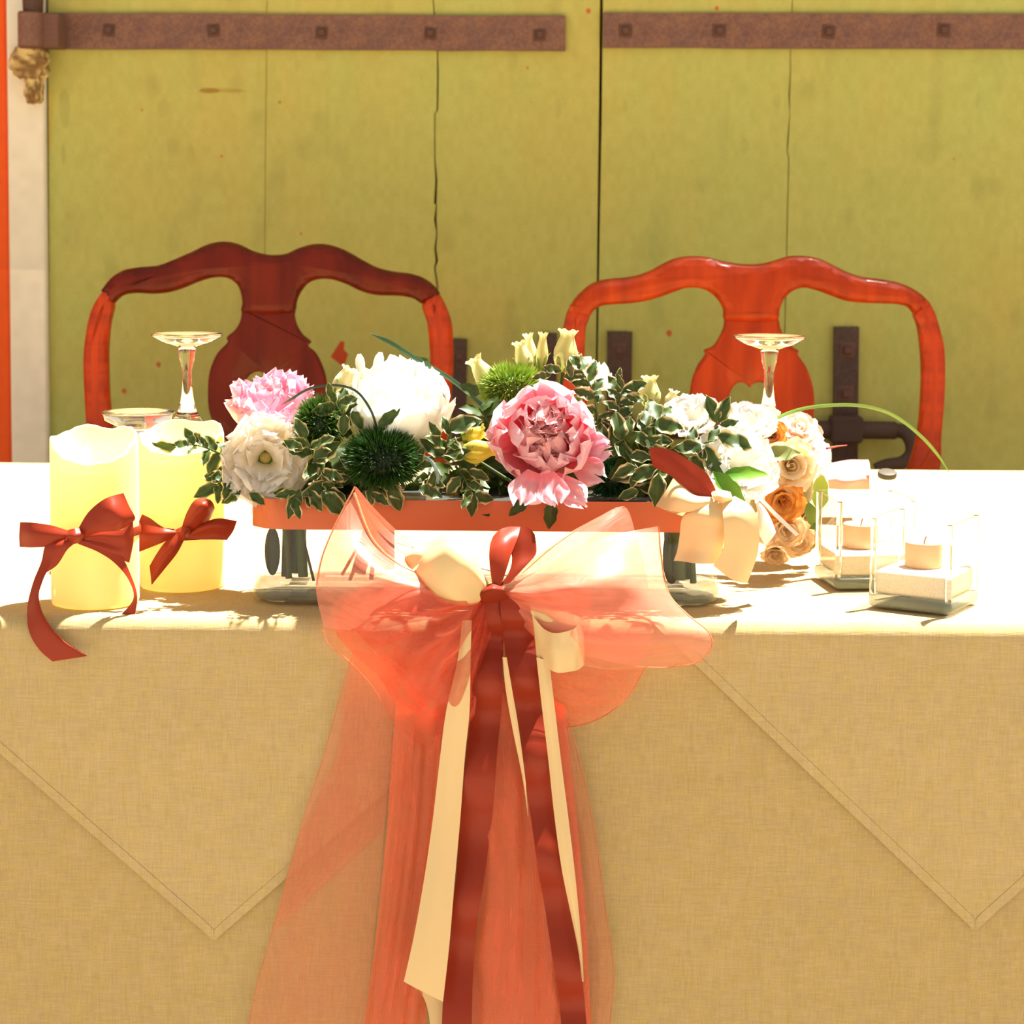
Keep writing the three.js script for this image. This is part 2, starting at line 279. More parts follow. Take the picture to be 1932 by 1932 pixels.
{
  const fold = (x, s) => s < -0.02 ? 0.004 * (noise(x * 3.5, s * 1.2, 71) - 0.5) * ease(0.02, 0.25, -s) + 0.0016 * exp(-(((s + 0.142 + 0.012 * x) / 0.004) ** 2)) * ease(0.0, 0.1, x) * ease(0.42, 0.2, x) : 0.0008 * noise(x * 20, s * 26, 72) * ease(0.0, 0.03, s);
  const front = clothGeometry(() => -HALF, () => HALF, [...steps(-0.74, -0.02, 70), ...steps(-0.0185, 0.0095, 8).slice(1), ...steps(0.02, DEPTH - 0.01, 50)], 0, fold);
  const back = gridGeometry([[V(HALF, TOP, -DEPTH), V(-HALF, TOP, -DEPTH)], [V(HALF, 0.56, -DEPTH - 0.01), V(-HALF, 0.56, -DEPTH - 0.01)]]);
  const side = (x) => gridGeometry([[V(x, TOP, 0), V(x, TOP, -DEPTH)], [V(x * 1.01, 0.02, 0), V(x * 1.01, 0.02, -DEPTH)]]);
  linen.side = linenTop.side = THREE.DoubleSide;
  const c = part('tablecloth', merged([front, back, side(HALF), side(-HALF)]), linen, scene); c.name = numbered('tablecloth');
  tag(c, 'large plain tan linen tablecloth hanging to the floor beneath the two pointed overlays', 'tablecloth');
}
function overlay(tipPx, tipPy, slope, off, label) {                  // a square cloth laid cornerwise, one corner hanging down in front
  const tip = P(tipPx, tipPy, off), drop = TOP - tip.y + 0.004, w0 = drop * slope, half = (s, side) => { const w = s < 0 ? w0 * max(0.002, 1 + s / drop) : s < 0.62 ? w0 + s * 0.62 : w0 + 0.62 * 0.62 - (s - 0.62) * 0.62; return tip.x + side * max(0.002, w); };
  const lim = (v) => max(-HALF, min(HALF, v)), wob = (x, s) => s < 0 ? 0.0035 * ease(0.0, 0.12, -s) + 0.0022 * (noise(x * 5, s * 4 + off * 900, 73) - 0.3) * ease(0.02, 0.2, -s) : 0.0006 * noise(x * 20, s * 26, 74);
  const root = thing('overlay_cloth', label, 'tablecloth', V(0, 0, 0), 'pointed overlay cloths on the table');
  part('cloth', clothGeometry((s) => lim(half(s, -1)), (s) => lim(half(s, 1)), [...steps(-drop + 0.001, -0.02, 50), ...steps(-0.0185, 0.0095, 8), ...steps(0.02, DEPTH - 0.03, 40)], off, wob), linenTop, root);
  for (const sd of [-1, 1]) {                                        // the stitched hem stands a little proud along each hanging edge
    const inn = (s) => half(s, sd) - sd * min(0.0115, abs(half(s, sd) - tip.x) * 0.98);
    part('hem', clothGeometry((s) => lim(sd < 0 ? half(s, -1) : inn(s)), (s) => lim(sd < 0 ? inn(s) : half(s, 1)), steps(-drop + 0.001, -0.02, 60), off + 0.0004, wob), linenTop, root);
  }
}
overlay(405, 1758, 1.12, 0.0011, 'tan overlay cloth whose corner hangs below the two lit candles');
overlay(1838, 1740, 1.06, 0.0019, 'tan overlay cloth whose corner hangs below the glass cube holders');

// ------------------------------------------------------------------ chairs
function woodMap(s, dark) {
  return texture(256, 512, (x, y) => { const w = noise(x / 60, y / 160, s) * 5, g = noise(x / 7 + w, y / 90, s + 1), f = noise(x / 1.6, y / 30, s + 2), k = 0.82 + 0.17 * (g - 0.5) + 0.08 * (f - 0.5); return [k + dark, k * (0.96 + 0.05 * g), k * 0.95]; });
}
const wood1 = phys(srgb(120, 34, 12), { map: woodMap(81, 0.02), roughness: 0.5, specularIntensity: 0.3, clearcoat: 0.16, clearcoatRoughness: 0.1, side: THREE.FrontSide });  // shade on the left chair is put into this darker wood colour
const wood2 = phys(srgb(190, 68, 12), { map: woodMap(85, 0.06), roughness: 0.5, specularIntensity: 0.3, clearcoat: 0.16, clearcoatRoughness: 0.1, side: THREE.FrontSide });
const postWood = phys(srgb(206, 74, 14), { map: wood2.map, roughness: 0.45, specularIntensity: 0.4, clearcoat: 0.25, clearcoatRoughness: 0.1, side: THREE.FrontSide });   // a redder, brighter colour for the uprights of both chairs
for (const w of [wood1, wood2]) { w.map.repeat.set(1.5, 1.2); w.map.offset.set(0.5, 0.3); }
const seatCloth = std(srgb(150, 120, 84));
function chair(o) {
  const at = (q) => P(o.ox + q[0] / 2.542, o.oy + q[1] / 2.542, o.z), c = at([o.mid, 900]), root = thing('dining_chair', o.label, 'chair', V(c.x, 0, o.z), 'chairs behind the table');
  const shape = (pts, hole) => { const v = curve([...pts, pts[0]].map(at), pts.length * 5).map((p) => new THREE.Vector2(p.x - c.x, p.y)); v.pop(); const s = new THREE.Shape(v); if (hole) s.holes.push(new THREE.Path(curve([...hole, hole[0]].map(at), hole.length * 5).map((p) => new THREE.Vector2(p.x - c.x, p.y)))); return s; };
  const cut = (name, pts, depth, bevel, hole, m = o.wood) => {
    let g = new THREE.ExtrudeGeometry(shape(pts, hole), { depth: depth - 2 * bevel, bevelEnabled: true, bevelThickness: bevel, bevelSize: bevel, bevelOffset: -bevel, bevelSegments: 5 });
    g = toCreasedNormals(g.translate(0, 0, -depth / 2 + bevel), 0.7);
    const p = g.attributes.position; for (let i = 0; i < p.count; i++) { const y = p.getY(i), x = p.getX(i); p.setZ(i, p.getZ(i) - (y - 0.95) * 0.13); }
    g.computeVertexNormals(); return part(name, toCreasedNormals(g, 0.7), m, root);
  };
  cut('crest_rail', o.rail, 0.034, 0.013); cut('splat', o.splat, 0.016, 0.004, o.hole);
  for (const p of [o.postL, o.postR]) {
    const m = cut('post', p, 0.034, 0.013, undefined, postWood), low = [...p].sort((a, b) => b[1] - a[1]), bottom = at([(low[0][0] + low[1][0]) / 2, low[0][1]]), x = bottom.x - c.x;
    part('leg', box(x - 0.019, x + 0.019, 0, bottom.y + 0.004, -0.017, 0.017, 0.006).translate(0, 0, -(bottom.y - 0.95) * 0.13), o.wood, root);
  }
  part('seat', box(-0.235, 0.235, 0.43, 0.475, 0.03, 0.43, 0.02, 4), seatCloth, root);
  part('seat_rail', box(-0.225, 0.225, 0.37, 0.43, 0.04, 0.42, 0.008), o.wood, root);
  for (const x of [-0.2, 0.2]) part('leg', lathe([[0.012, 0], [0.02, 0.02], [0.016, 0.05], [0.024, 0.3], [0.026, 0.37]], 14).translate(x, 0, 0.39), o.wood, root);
}
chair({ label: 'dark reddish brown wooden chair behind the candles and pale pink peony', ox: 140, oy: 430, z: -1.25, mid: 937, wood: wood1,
  rail: [[128, 300], [175, 240], [230, 205], [300, 190], [400, 180], [480, 150], [560, 115], [640, 78], [710, 66], [780, 78], [850, 110], [910, 127], [960, 131], [1010, 125], [1080, 95], [1150, 78], [1220, 82], [1300, 110], [1380, 155], [1450, 190], [1530, 210], [1620, 222], [1690, 250], [1745, 300], [1752, 322], [1700, 345], [1668, 362], [1630, 340], [1570, 327], [1450, 322], [1380, 305], [1300, 268], [1230, 247], [1170, 247], [1120, 267], [1085, 310], [1068, 352], [1058, 400], [1000, 412], [870, 412], [803, 400], [806, 360], [798, 310], [780, 272], [740, 243], [680, 237], [600, 257], [520, 290], [450, 310], [380, 316], [300, 313], [240, 322], [207, 345], [192, 360], [160, 335]],
  splat: [[803, 385], [804, 415], [792, 460], [770, 492], [735, 525], [740, 543], [692, 598], [658, 680], [650, 780], [660, 880], [700, 960], [760, 1030], [830, 1080], [870, 1180], [1010, 1180], [1060, 1080], [1140, 1000], [1190, 920], [1217, 830], [1216, 740], [1198, 670], [1163, 600], [1124, 562], [1138, 546], [1100, 512], [1072, 470], [1058, 420], [1058, 385]],
  hole: [[820, 745], [845, 704], [885, 685], [910, 690], [935, 708], [960, 690], [990, 685], [1025, 712], [1047, 760], [1020, 820], [935, 860], [850, 820]],
  postL: [[150, 290], [122, 322], [85, 392], [62, 500], [53, 620], [60, 760], [82, 1000], [112, 1200], [225, 1200], [200, 950], [182, 800], [173, 650], [172, 550], [180, 450], [194, 375], [185, 330]],
  postR: [[1735, 305], [1755, 322], [1790, 390], [1810, 450], [1818, 540], [1820, 640], [1808, 850], [1785, 1050], [1765, 1200], [1655, 1200], [1680, 1000], [1700, 850], [1708, 680], [1705, 560], [1692, 450], [1668, 370], [1690, 335]] });
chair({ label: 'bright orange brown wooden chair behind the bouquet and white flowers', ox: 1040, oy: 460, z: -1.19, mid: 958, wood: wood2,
  rail: [[72, 335], [105, 275], [150, 225], [205, 187], [270, 170], [350, 163], [420, 150], [480, 128], [540, 95], [600, 70], [680, 60], [750, 65], [820, 82], [900, 96], [960, 99], [1020, 95], [1080, 80], [1140, 62], [1220, 59], [1290, 72], [1350, 100], [1420, 135], [1500, 160], [1580, 170], [1660, 185], [1730, 212], [1790, 255], [1822, 300], [1780, 318], [1737, 332], [1712, 305], [1670, 291], [1580, 286], [1500, 283], [1420, 275], [1350, 252], [1280, 226], [1210, 211], [1160, 226], [1120, 262], [1097, 310], [1086, 362], [1020, 372], [900, 372], [829, 362], [824, 312], [798, 266], [760, 232], [710, 213], [650, 212], [590, 231], [520, 256], [450, 275], [380, 285], [300, 290], [240, 298], [203, 320], [182, 347], [125, 345]],
  splat: [[831, 360], [825, 400], [802, 450], [772, 490], [730, 510], [736, 526], [700, 580], [672, 650], [661, 740], [680, 830], [720, 900], [780, 960], [860, 1010], [880, 1120], [1050, 1120], [1065, 1010], [1135, 975], [1200, 920], [1240, 850], [1253, 740], [1240, 650], [1213, 580], [1178, 526], [1183, 512], [1150, 490], [1120, 450], [1096, 400], [1085, 360]],
  hole: [[843, 745], [855, 702], [880, 668], [905, 660], [930, 668], [945, 684], [960, 668], [985, 660], [1012, 664], [1042, 692], [1062, 745], [1040, 805], [955, 850], [875, 805]],
  postL: [[98, 290], [75, 330], [58, 400], [48, 500], [46, 600], [56, 750], [80, 950], [105, 1100], [215, 1100], [190, 920], [172, 780], [162, 640], [160, 520], [166, 400], [183, 342], [140, 305]],
  postR: [[1795, 265], [1828, 305], [1858, 395], [1878, 490], [1881, 600], [1872, 750], [1855, 900], [1825, 1100], [1692, 1100], [1720, 980], [1745, 880], [1760, 750], [1768, 610], [1765, 500], [1754, 400], [1735, 332], [1758, 300]] });
// ------------------------------------------------------------------ glass, wax, satin
const pane = new THREE.MeshPhysicalMaterial({ color: 0xffffff, roughness: 0.02, transmission: 1, thickness: 0, ior: 1.5, specularIntensity: 0.45, side: THREE.DoubleSide });
const solidGlass = new THREE.MeshPhysicalMaterial({ color: 0xffffff, roughness: 0.01, transmission: 1, thickness: 0.01, ior: 1.48 });
const baseGlass = new THREE.MeshPhysicalMaterial({ color: srgb(150, 158, 140), roughness: 0.06, transparent: true, opacity: 0.5, ior: 1.5, side: THREE.DoubleSide });   // thick clear glass; its dark refraction band is put into the grey-green colour
function ringPath(hx, hz, r, n = 10) {                               // a rounded rectangle seen from above: x, z and outward normal, closed
  const out = [];
  for (const [cx, cz, a0] of [[hx - r, hz - r, 0], [-hx + r, hz - r, PI / 2], [-hx + r, -hz + r, PI], [hx - r, -hz + r, 1.5 * PI]])
    for (let i = 0; i <= n; i++) { const a = a0 + PI / 2 * i / n; out.push([cx + r * cos(a), cz + r * sin(a), cos(a), sin(a)]); }
  out.push(out[0]); return out;
}
const sweep = (path, profile, turn = 0) => gridGeometry(profile.map(([off, y, w]) => path.map(([x, z, nx, nz], i) => { const o = off + (w ? w(i / (path.length - 1)) : 0); return V(x + nx * o, y, z + nz * o); })), true).rotateY(turn);

// ------------------------------------------------------------------ lit pillar candles, each with its satin bow
const wax = new THREE.MeshPhysicalMaterial({ color: new THREE.Color(0.94, 0.84, 0.47), roughness: 0.9, transmission: 0.5, thickness: 0, ior: 1.4, side: THREE.DoubleSide });
const flameGlow = new THREE.MeshStandardMaterial({ color: 0xffffff, emissive: new THREE.Color(1, 0.9, 0.55), emissiveIntensity: 2.2, roughness: 0.6 });
const rust = phys(srgb(147, 50, 27), { roughness: 0.36, sheen: 0.25, sheenColor: srgb(230, 110, 70), sheenRoughness: 0.4, specularIntensity: 0.4 });
const rustDark = phys(srgb(134, 44, 20), { roughness: 0.5, sheen: 0.2, sheenColor: srgb(220, 100, 60), sheenRoughness: 0.4, specularIntensity: 0.3 });
const cream = phys(srgb(224, 194, 140), { roughness: 0.38, sheen: 0.4, sheenColor: srgb(255, 236, 190), sheenRoughness: 0.4, specularIntensity: 0.8 });
function candle(o) {
  const foot = T(o.x, o.base), r = o.w * metre(foot.z - 0.037) / 2, c = V(foot.x, TOP + 0.002, foot.z - r);
  const root = thing('pillar_candle', o.label, 'candle', c, 'lit pillar candles with rust bows');
  const lerp = (tab, x) => { for (let i = 1; i < tab.length; i++) if (x <= tab[i][0]) { const [a, p] = tab[i - 1], [b, q] = tab[i], t = ease(a, b, x); return p + (q - p) * t; } return tab[tab.length - 1][1]; };
  const rim = (a) => { const px = o.x + o.w / 2 * cos(a) * 0.998, back = lerp(o.back, px), front = lerp(o.front, px), s = sin(a); return P(px, s >= 0 ? front : back, c.z + r * s).y - c.y; };
  const n = 72, rows = [], H = rim(PI / 2), deep = H - 0.012;
  const ring = (rad, y) => { const row = []; for (let i = 0; i <= n; i++) { const a = 2 * PI * i / n; row.push(V(rad * cos(a), y(a), rad * sin(a))); } rows.push(row); };
  ring(0.001, () => 0); ring(r - 0.003, () => 0); ring(r - 0.0008, () => 0.0008); ring(r, () => 0.004);
  for (let k = 1; k <= 8; k++) ring(r, (a) => 0.004 + (rim(a) - 0.006) * k / 8);
  ring(r - 0.0006, (a) => rim(a) - 0.0006); ring(r - 0.002, (a) => rim(a)); ring(r - 0.0038, (a) => rim(a) - 0.001);
  ring(r - 0.0052, (a) => (rim(a) + deep) / 2); ring(r - 0.0075, () => deep + 0.002); ring(r - 0.013, () => deep); ring(0.001, () => deep);
  part('wax_body', gridGeometry(rows, true).scale(1, 1, -1).scale(1, 1, -1), wax, root);
  const f = P(o.flame[0], o.flame[1], c.z), fy = f.y - c.y, fx = f.x - c.x;
  part('flame', lathe([[0.0004, fy - 0.009], [0.0035, fy - 0.008], [0.0046, fy - 0.004], [0.004, fy + 0.001], [0.0022, fy + 0.006], [0.0003, fy + 0.0095]], 16).translate(fx, 0, 0), flameGlow, root);
  part('wick_holder', lathe([[0.0004, deep], [0.005, deep], [0.004, fy - 0.008], [0.0004, fy - 0.008]], 14).translate(fx, 0, 0), wax, root);
  const glow = new THREE.PointLight(new THREE.Color(1, 0.80, 0.26), 0.021, 0, 2); glow.position.set(c.x + fx, c.y + fy - 0.001, c.z); glow.castShadow = true; glow.shadow.radius = 0.2; scene.add(glow);
  const bow = new THREE.Group(); bow.name = 'satin_bow'; root.add(bow); bow.position.set(-c.x, -c.y, -c.z);
  const zf = c.z + r + 0.0015, band = P(o.x, o.band, zf).y;
  part('band', sweep(ringPath(r + 0.001, r + 0.001, r, 14), [[0, band - 0.004], [0.0008, band - 0.002], [0.0008, band + 0.002], [0, band + 0.004]]).translate(c.x, 0, c.z), rust, bow);
  for (const [name, rows2, wave] of o.bow) part(name, loft(rows2.map((q) => q.map(([x, y, dz]) => [x, y, zf + dz])), { n: 34, m: 10, wave }), rust, bow);
}
const crimp = (amp, f, ph = 0) => (s, t) => amp * sin(f * t * 2 * PI + ph) * sin(PI * min(1, max(0, s)));
candle({ label: 'taller left pillar candle, its rust bow trailing a long tail over the table edge', x: 163.5, base: 1157, w: 163, flame: [164, 858], band: 1012,
  back: [[82, 822], [100, 812], [118, 803], [135, 799], [150, 801], [166, 806], [185, 808], [205, 803], [224, 804], [238, 813], [246, 832]],
  front: [[82, 822], [95, 846], [124, 866], [165, 876], [205, 870], [228, 858], [246, 832]],
  bow: [
    ['loop', [[[142, 1006, 0.010], [100, 992, 0.014], [62, 986, 0.010], [38, 985, 0.002]], [[140, 1012, 0.012], [98, 1010, 0.018], [62, 1008, 0.014], [36, 1010, 0.002]], [[138, 1020, 0.010], [100, 1030, 0.014], [62, 1033, 0.010], [37, 1032, 0.002]]]],
    ['loop', [[[146, 1000, 0.012], [168, 965, 0.016], [200, 940, 0.020], [233, 930, 0.012]], [[148, 1006, 0.013], [180, 978, 0.022], [212, 962, 0.026], [244, 955, 0.012]], [[150, 1012, 0.013], [190, 992, 0.024], [224, 982, 0.024], [255, 976, 0.010]], [[152, 1017, 0.010], [190, 1004, 0.018], [226, 1000, 0.016], [251, 985, 0.003]]]],
    ['loop_underside', [[[150, 1012, 0.010], [190, 1004, 0.014], [228, 1000, 0.012], [251, 982, 0.004]], [[150, 1018, 0.011], [190, 1022, 0.015], [230, 1030, 0.012], [252, 1020, 0.004]], [[150, 1026, 0.010], [180, 1035, 0.012], [214, 1050, 0.009], [244, 1062, 0.004]]], crimp(0.002, 1.5)],
    ['tail', [[[146, 1018, 0.012], [190, 1028, 0.014], [225, 1045, 0.010], [247, 1085, 0.006], [259, 1125, 0.006], [255, 1160, 0.009]], [[147, 1026, 0.012], [186, 1042, 0.014], [216, 1062, 0.012], [243, 1095, 0.010], [252, 1128, 0.010], [226, 1163, 0.010]]]],
    ['tail', [[[132, 1010, 0.012], [88, 1026, 0.014], [78, 1060, 0.014], [62, 1100, 0.016], [51, 1150, 0.020], [56, 1195, 0.028], [76, 1228, 0.030], [99, 1248, 0.030]], [[140, 1016, 0.014], [112, 1030, 0.020], [96, 1062, 0.018], [80, 1098, 0.022], [72, 1130, 0.026], [84, 1168, 0.034], [114, 1206, 0.038], [163, 1238, 0.036]], [[146, 1022, 0.012], [128, 1036, 0.018], [108, 1066, 0.015], [70, 1096, 0.016], [74, 1130, 0.020], [86, 1166, 0.028], [116, 1204, 0.032], [164, 1237, 0.030]]]],
    ['knot', [[[128, 1000, 0.013], [140, 997, 0.017], [153, 996, 0.013]], [[124, 1012, 0.018], [140, 1012, 0.023], [158, 1008, 0.018]], [[128, 1022, 0.013], [141, 1026, 0.016], [154, 1022, 0.013]]]],
  ] });
candle({ label: 'right pillar candle beside the white open flower, partly behind a leafy twig', x: 331, base: 1124, w: 158, flame: [336, 856], band: 1012,
  back: [[252, 816], [262, 808], [275, 799], [300, 791], [320, 790], [336, 793], [360, 795], [385, 792], [398, 797], [411, 816]],
  front: [[252, 816], [265, 838], [290, 852], [335, 858], [375, 852], [398, 838], [411, 816]],
  bow: [
    ['loop', [[[338, 1002, 0.010], [305, 996, 0.014], [268, 990, 0.010], [250, 1002, 0.002]], [[334, 1006, 0.012], [305, 1008, 0.018], [268, 1016, 0.014], [248, 1026, 0.002]], [[330, 1012, 0.010], [306, 1024, 0.014], [276, 1036, 0.010], [251, 1046, 0.002]]]],
    ['loop_underside', [[[330, 998, 0.008], [300, 996, 0.010], [270, 998, 0.006], [252, 1008, 0.001]], [[326, 1004, 0.008], [300, 990, 0.008], [284, 978, 0.005], [268, 970, 0.002]]]],
    ['loop', [[[342, 998, 0.012], [352, 968, 0.016], [366, 945, 0.018], [380, 938, 0.012]], [[348, 1000, 0.014], [364, 974, 0.022], [384, 954, 0.024], [398, 944, 0.014]], [[354, 1004, 0.012], [374, 984, 0.018], [394, 970, 0.016], [405, 958, 0.010]], [[356, 1008, 0.009], [376, 994, 0.012], [394, 982, 0.010], [404, 962, 0.007]]]],
    ['tail', [[[352, 1004, 0.010], [384, 986, 0.014], [412, 978, 0.014], [447, 983, 0.010]], [[352, 1010, 0.011], [384, 1000, 0.017], [412, 996, 0.018], [440, 1002, 0.012]], [[354, 1016, 0.010], [380, 1018, 0.012], [404, 1018, 0.014], [428, 1019, 0.012]]], crimp(0.002, 1)],
    ['tail', [[[334, 1004, 0.012], [312, 1022, 0.014], [296, 1044, 0.014], [282, 1068, 0.012]], [[340, 1012, 0.014], [326, 1034, 0.018], [304, 1058, 0.018], [284, 1084, 0.014]], [[348, 1018, 0.012], [334, 1044, 0.014], [312, 1072, 0.014], [286, 1104, 0.012]]]],
    ['knot', [[[330, 1000, 0.013], [342, 994, 0.016], [352, 990, 0.013]], [[334, 1008, 0.018], [346, 1006, 0.022], [358, 998, 0.018]], [[342, 1020, 0.013], [350, 1016, 0.016], [362, 1006, 0.013]]]],
  ] });

// ------------------------------------------------------------------ stem glasses, all standing upside down
function stemGlass(o) {
  const c = V(P(o.x, 700, o.z).x, TOP + 0.001, o.z), root = thing('wine_glass', o.label, 'glass', c, 'stem glasses standing upside down'), m = metre(o.z), h = (py) => P(o.x, py, o.z).y - c.y;
  const yF = h(o.foot), R = o.w / 2 * m;
  const foot = [[0.0004, yF], [R * 0.5, yF + 0.0006], [R - 0.001, yF + 0.0014], [R, yF], [R - 0.002, yF - 0.0016], ...o.under.map(([r, py]) => [r * m, h(py)]), [0.0004, h(o.under[o.under.length - 1][1])]];
  part('foot', lathe(foot.reverse(), 56), solidGlass, root);
  const st = o.stem.map(([r, py]) => [r * m, h(py)]);
  part('stem', lathe([[0.0004, st[0][1]], ...st, [0.0004, st[st.length - 1][1]]].reverse(), 36), solidGlass, root);
  const top = st[st.length - 1], b = o.bowl, y1 = top[1], outer = [[top[0] * 0.98, y1]];
  for (let i = 1; i <= 14; i++) { const t = i / 14; outer.push([top[0] + (b.r - top[0]) * sin(min(1, t * 1.6) * PI / 2) - (b.r - b.rim) * max(0, (t - 0.6) / 0.4) ** 1.6, y1 * (1 - t)]); }
  part('bowl', lathe([...outer.reverse()], 56), pane, root);
  part('bowl_rim', new THREE.TorusGeometry(b.rim, 0.0008, 8, 56).rotateX(PI / 2).translate(0, 0.0008, 0), solidGlass, root);
}
const stemShape = (d = 0) => [[18, 654 + d], [16, 664 + d], [13.5, 680 + d], [9.5, 696 + d], [8.6, 712 + d], [9, 730 + d], [11.5, 750 + d], [15, 768 + d], [21, 782 + d], [26, 789 + d]];
stemGlass({ label: 'tall stem glass standing upside down behind the right candle', x: 353, z: -0.34, foot: 632, w: 134, under: [[50, 643], [32, 649], [19, 655]], stem: stemShape(0), bowl: { r: 0.04, rim: 0.031 } });
stemGlass({ label: 'tall stem glass standing upside down behind the bouquet of roses', x: 1451, z: -0.39, foot: 636, w: 136, under: [[50, 648], [32, 654], [19, 660]], stem: stemShape(4), bowl: { r: 0.04, rim: 0.031 } });
stemGlass({ label: 'shorter upturned stem glass with the widest foot, between the two candles', x: 260, z: -0.25, foot: 779, w: 136, under: [[62, 792], [40, 803], [14, 816], [6, 830]], stem: [[6, 830], [4.5, 840], [4.2, 880], [5, 920], [10, 940], [16, 950]], bowl: { r: 0.032, rim: 0.027 } });

// ------------------------------------------------------------------ the long glass vase with its satin band
const VASE = (() => {
  const z = -0.102, xl = P(486, 1100, z).x, xr = P(1350, 1100, z).x, hz = 0.047, c = V((xl + xr) / 2, TOP + 0.0032, z), hx = (xr - xl) / 2, top = P(1000, 936, z + hz).y - c.y;
  const root = thing('glass_vase', 'long low clear glass vase with an orange satin band, holding the flowers', 'vase', c);
  const path = ringPath(hx, hz, 0.03, 12);
  part('glass_wall', sweep(path, [[0, 0.013], [0, 0.03], [0, 0.06], [0, top - 0.001], [-0.0012, top], [-0.0026, top - 0.001], [-0.0028, 0.05], [-0.0028, 0.013]]), pane, root);
  part('glass_base', sweep(path, [[-0.046, 0], [-0.02, 0], [-0.006, 0.0004], [-0.001, 0.0025], [0.0018, 0.006], [0.0014, 0.0105], [-0.0004, 0.0126], [-0.004, 0.0128], [-0.02, 0.012], [-0.046, 0.0115]]), baseGlass, root);
  const b0 = P(1000, 1002, z + hz).y - c.y, b1 = P(1000, 945, z + hz).y - c.y, wav = (k) => (t) => 0.0007 * sin(t * 60 + k) + 0.0005 * sin(t * 143 + 2 * k);
  part('satin_band', sweep(path, [[0.0016, b0, wav(1)], [0.0022, b0 + 0.004, wav(2)], [0.0026, (b0 + b1) / 2, wav(3)], [0.0022, b1 - 0.004, wav(2)], [0.0014, b1, wav(1)]]), phys(srgb(212, 108, 60), { roughness: 0.45, sheen: 0.4, sheenColor: srgb(255, 180, 130) }), root);
  return { c, hx, hz, top, z };
})();
const stemGreen = std(srgb(62, 82, 26), { roughness: 0.6 }), stemBrown = std(srgb(72, 58, 26), { roughness: 0.8 }), darkLeaf = phys(srgb(34, 50, 22), { roughness: 0.6 });
function stems(label, list) {
  const root = thing('stem_bundle', label, 'flower stems', V(VASE.c.x, TOP + 0.016, VASE.z), 'cut stems standing in the vase');
  for (const [a, b, r, m, dz = 0] of list) { const p = P(a[0], a[1], VASE.z + dz), q = P(b[0], b[1], VASE.z + dz + 0.004); q.y = max(q.y, TOP + 0.0175 + r); p.y = max(p.y, TOP + 0.08); placed('stem', tube([p, p.clone().lerp(q, 0.5).add(V(rr(-0.001, 0.001), 0, 0)), q], r, 8, 8), m, root, root.position); }
}
stems('brown and green cut stems in the left end of the vase', [[[545, 950], [540, 1108], 0.0045, stemBrown, 0.01], [[558, 950], [556, 1110], 0.006, stemGreen, 0], [[570, 950], [566, 1108], 0.004, stemBrown, -0.01], [[552, 950], [592, 1102], 0.0013, stemBrown, 0.014], [[534, 950], [545, 1104], 0.003, stemGreen, 0.012], [[563, 950], [572, 1108], 0.0045, stemGreen, 0.012]]);
stems('spread of stems seen through the left loop of the organza bow', [[[712, 960], [645, 1085], 0.0014, stemBrown, 0.015], [[712, 960], [660, 1108], 0.0016, stemBrown, 0.01], [[708, 960], [676, 1112], 0.0065, stemBrown, 0], [[716, 960], [700, 1108], 0.002, stemGreen, 0.01], [[728, 960], [727, 1112], 0.0085, stemBrown, -0.01]]);
stems('bright green stems in the right end of the vase', [[[1262, 950], [1268, 1110], 0.0055, stemGreen, 0.014], [[1276, 950], [1281, 1118], 0.006, stemGreen, 0.02], [[1290, 950], [1296, 1114], 0.005, stemGreen, 0.01], [[1302, 950], [1308, 1116], 0.003, stemGreen, 0.02], [[1270, 950], [1288, 1108], 0.005, stemBrown, 0]]);
{ // the blade of leaf that hangs down in the water, and the dark one at the other end
  for (const [px, py, w, l, label] of [[514, 1040, 0.007, 0.022, 'drowned grey green leaf hanging in the left end of the vase'], [1268, 1048, 0.0085, 0.026, 'dark leaf pressed to the glass at the right end of the vase']]) {
    const c = P(px, py, VASE.z + 0.02), g = new THREE.SphereGeometry(1, 16, 12).scale(w, l, 0.0012), root = thing('submerged_leaf', label, 'leaf', c);
    part('blade', g, darkLeaf, root);
    placed('leaf_stalk', tube([V(c.x, c.y + l * 0.8, c.z), V(c.x + 0.006, TOP + 0.1, c.z)], 0.0012, 6, 4), stemGreen, root, c);
  }
}

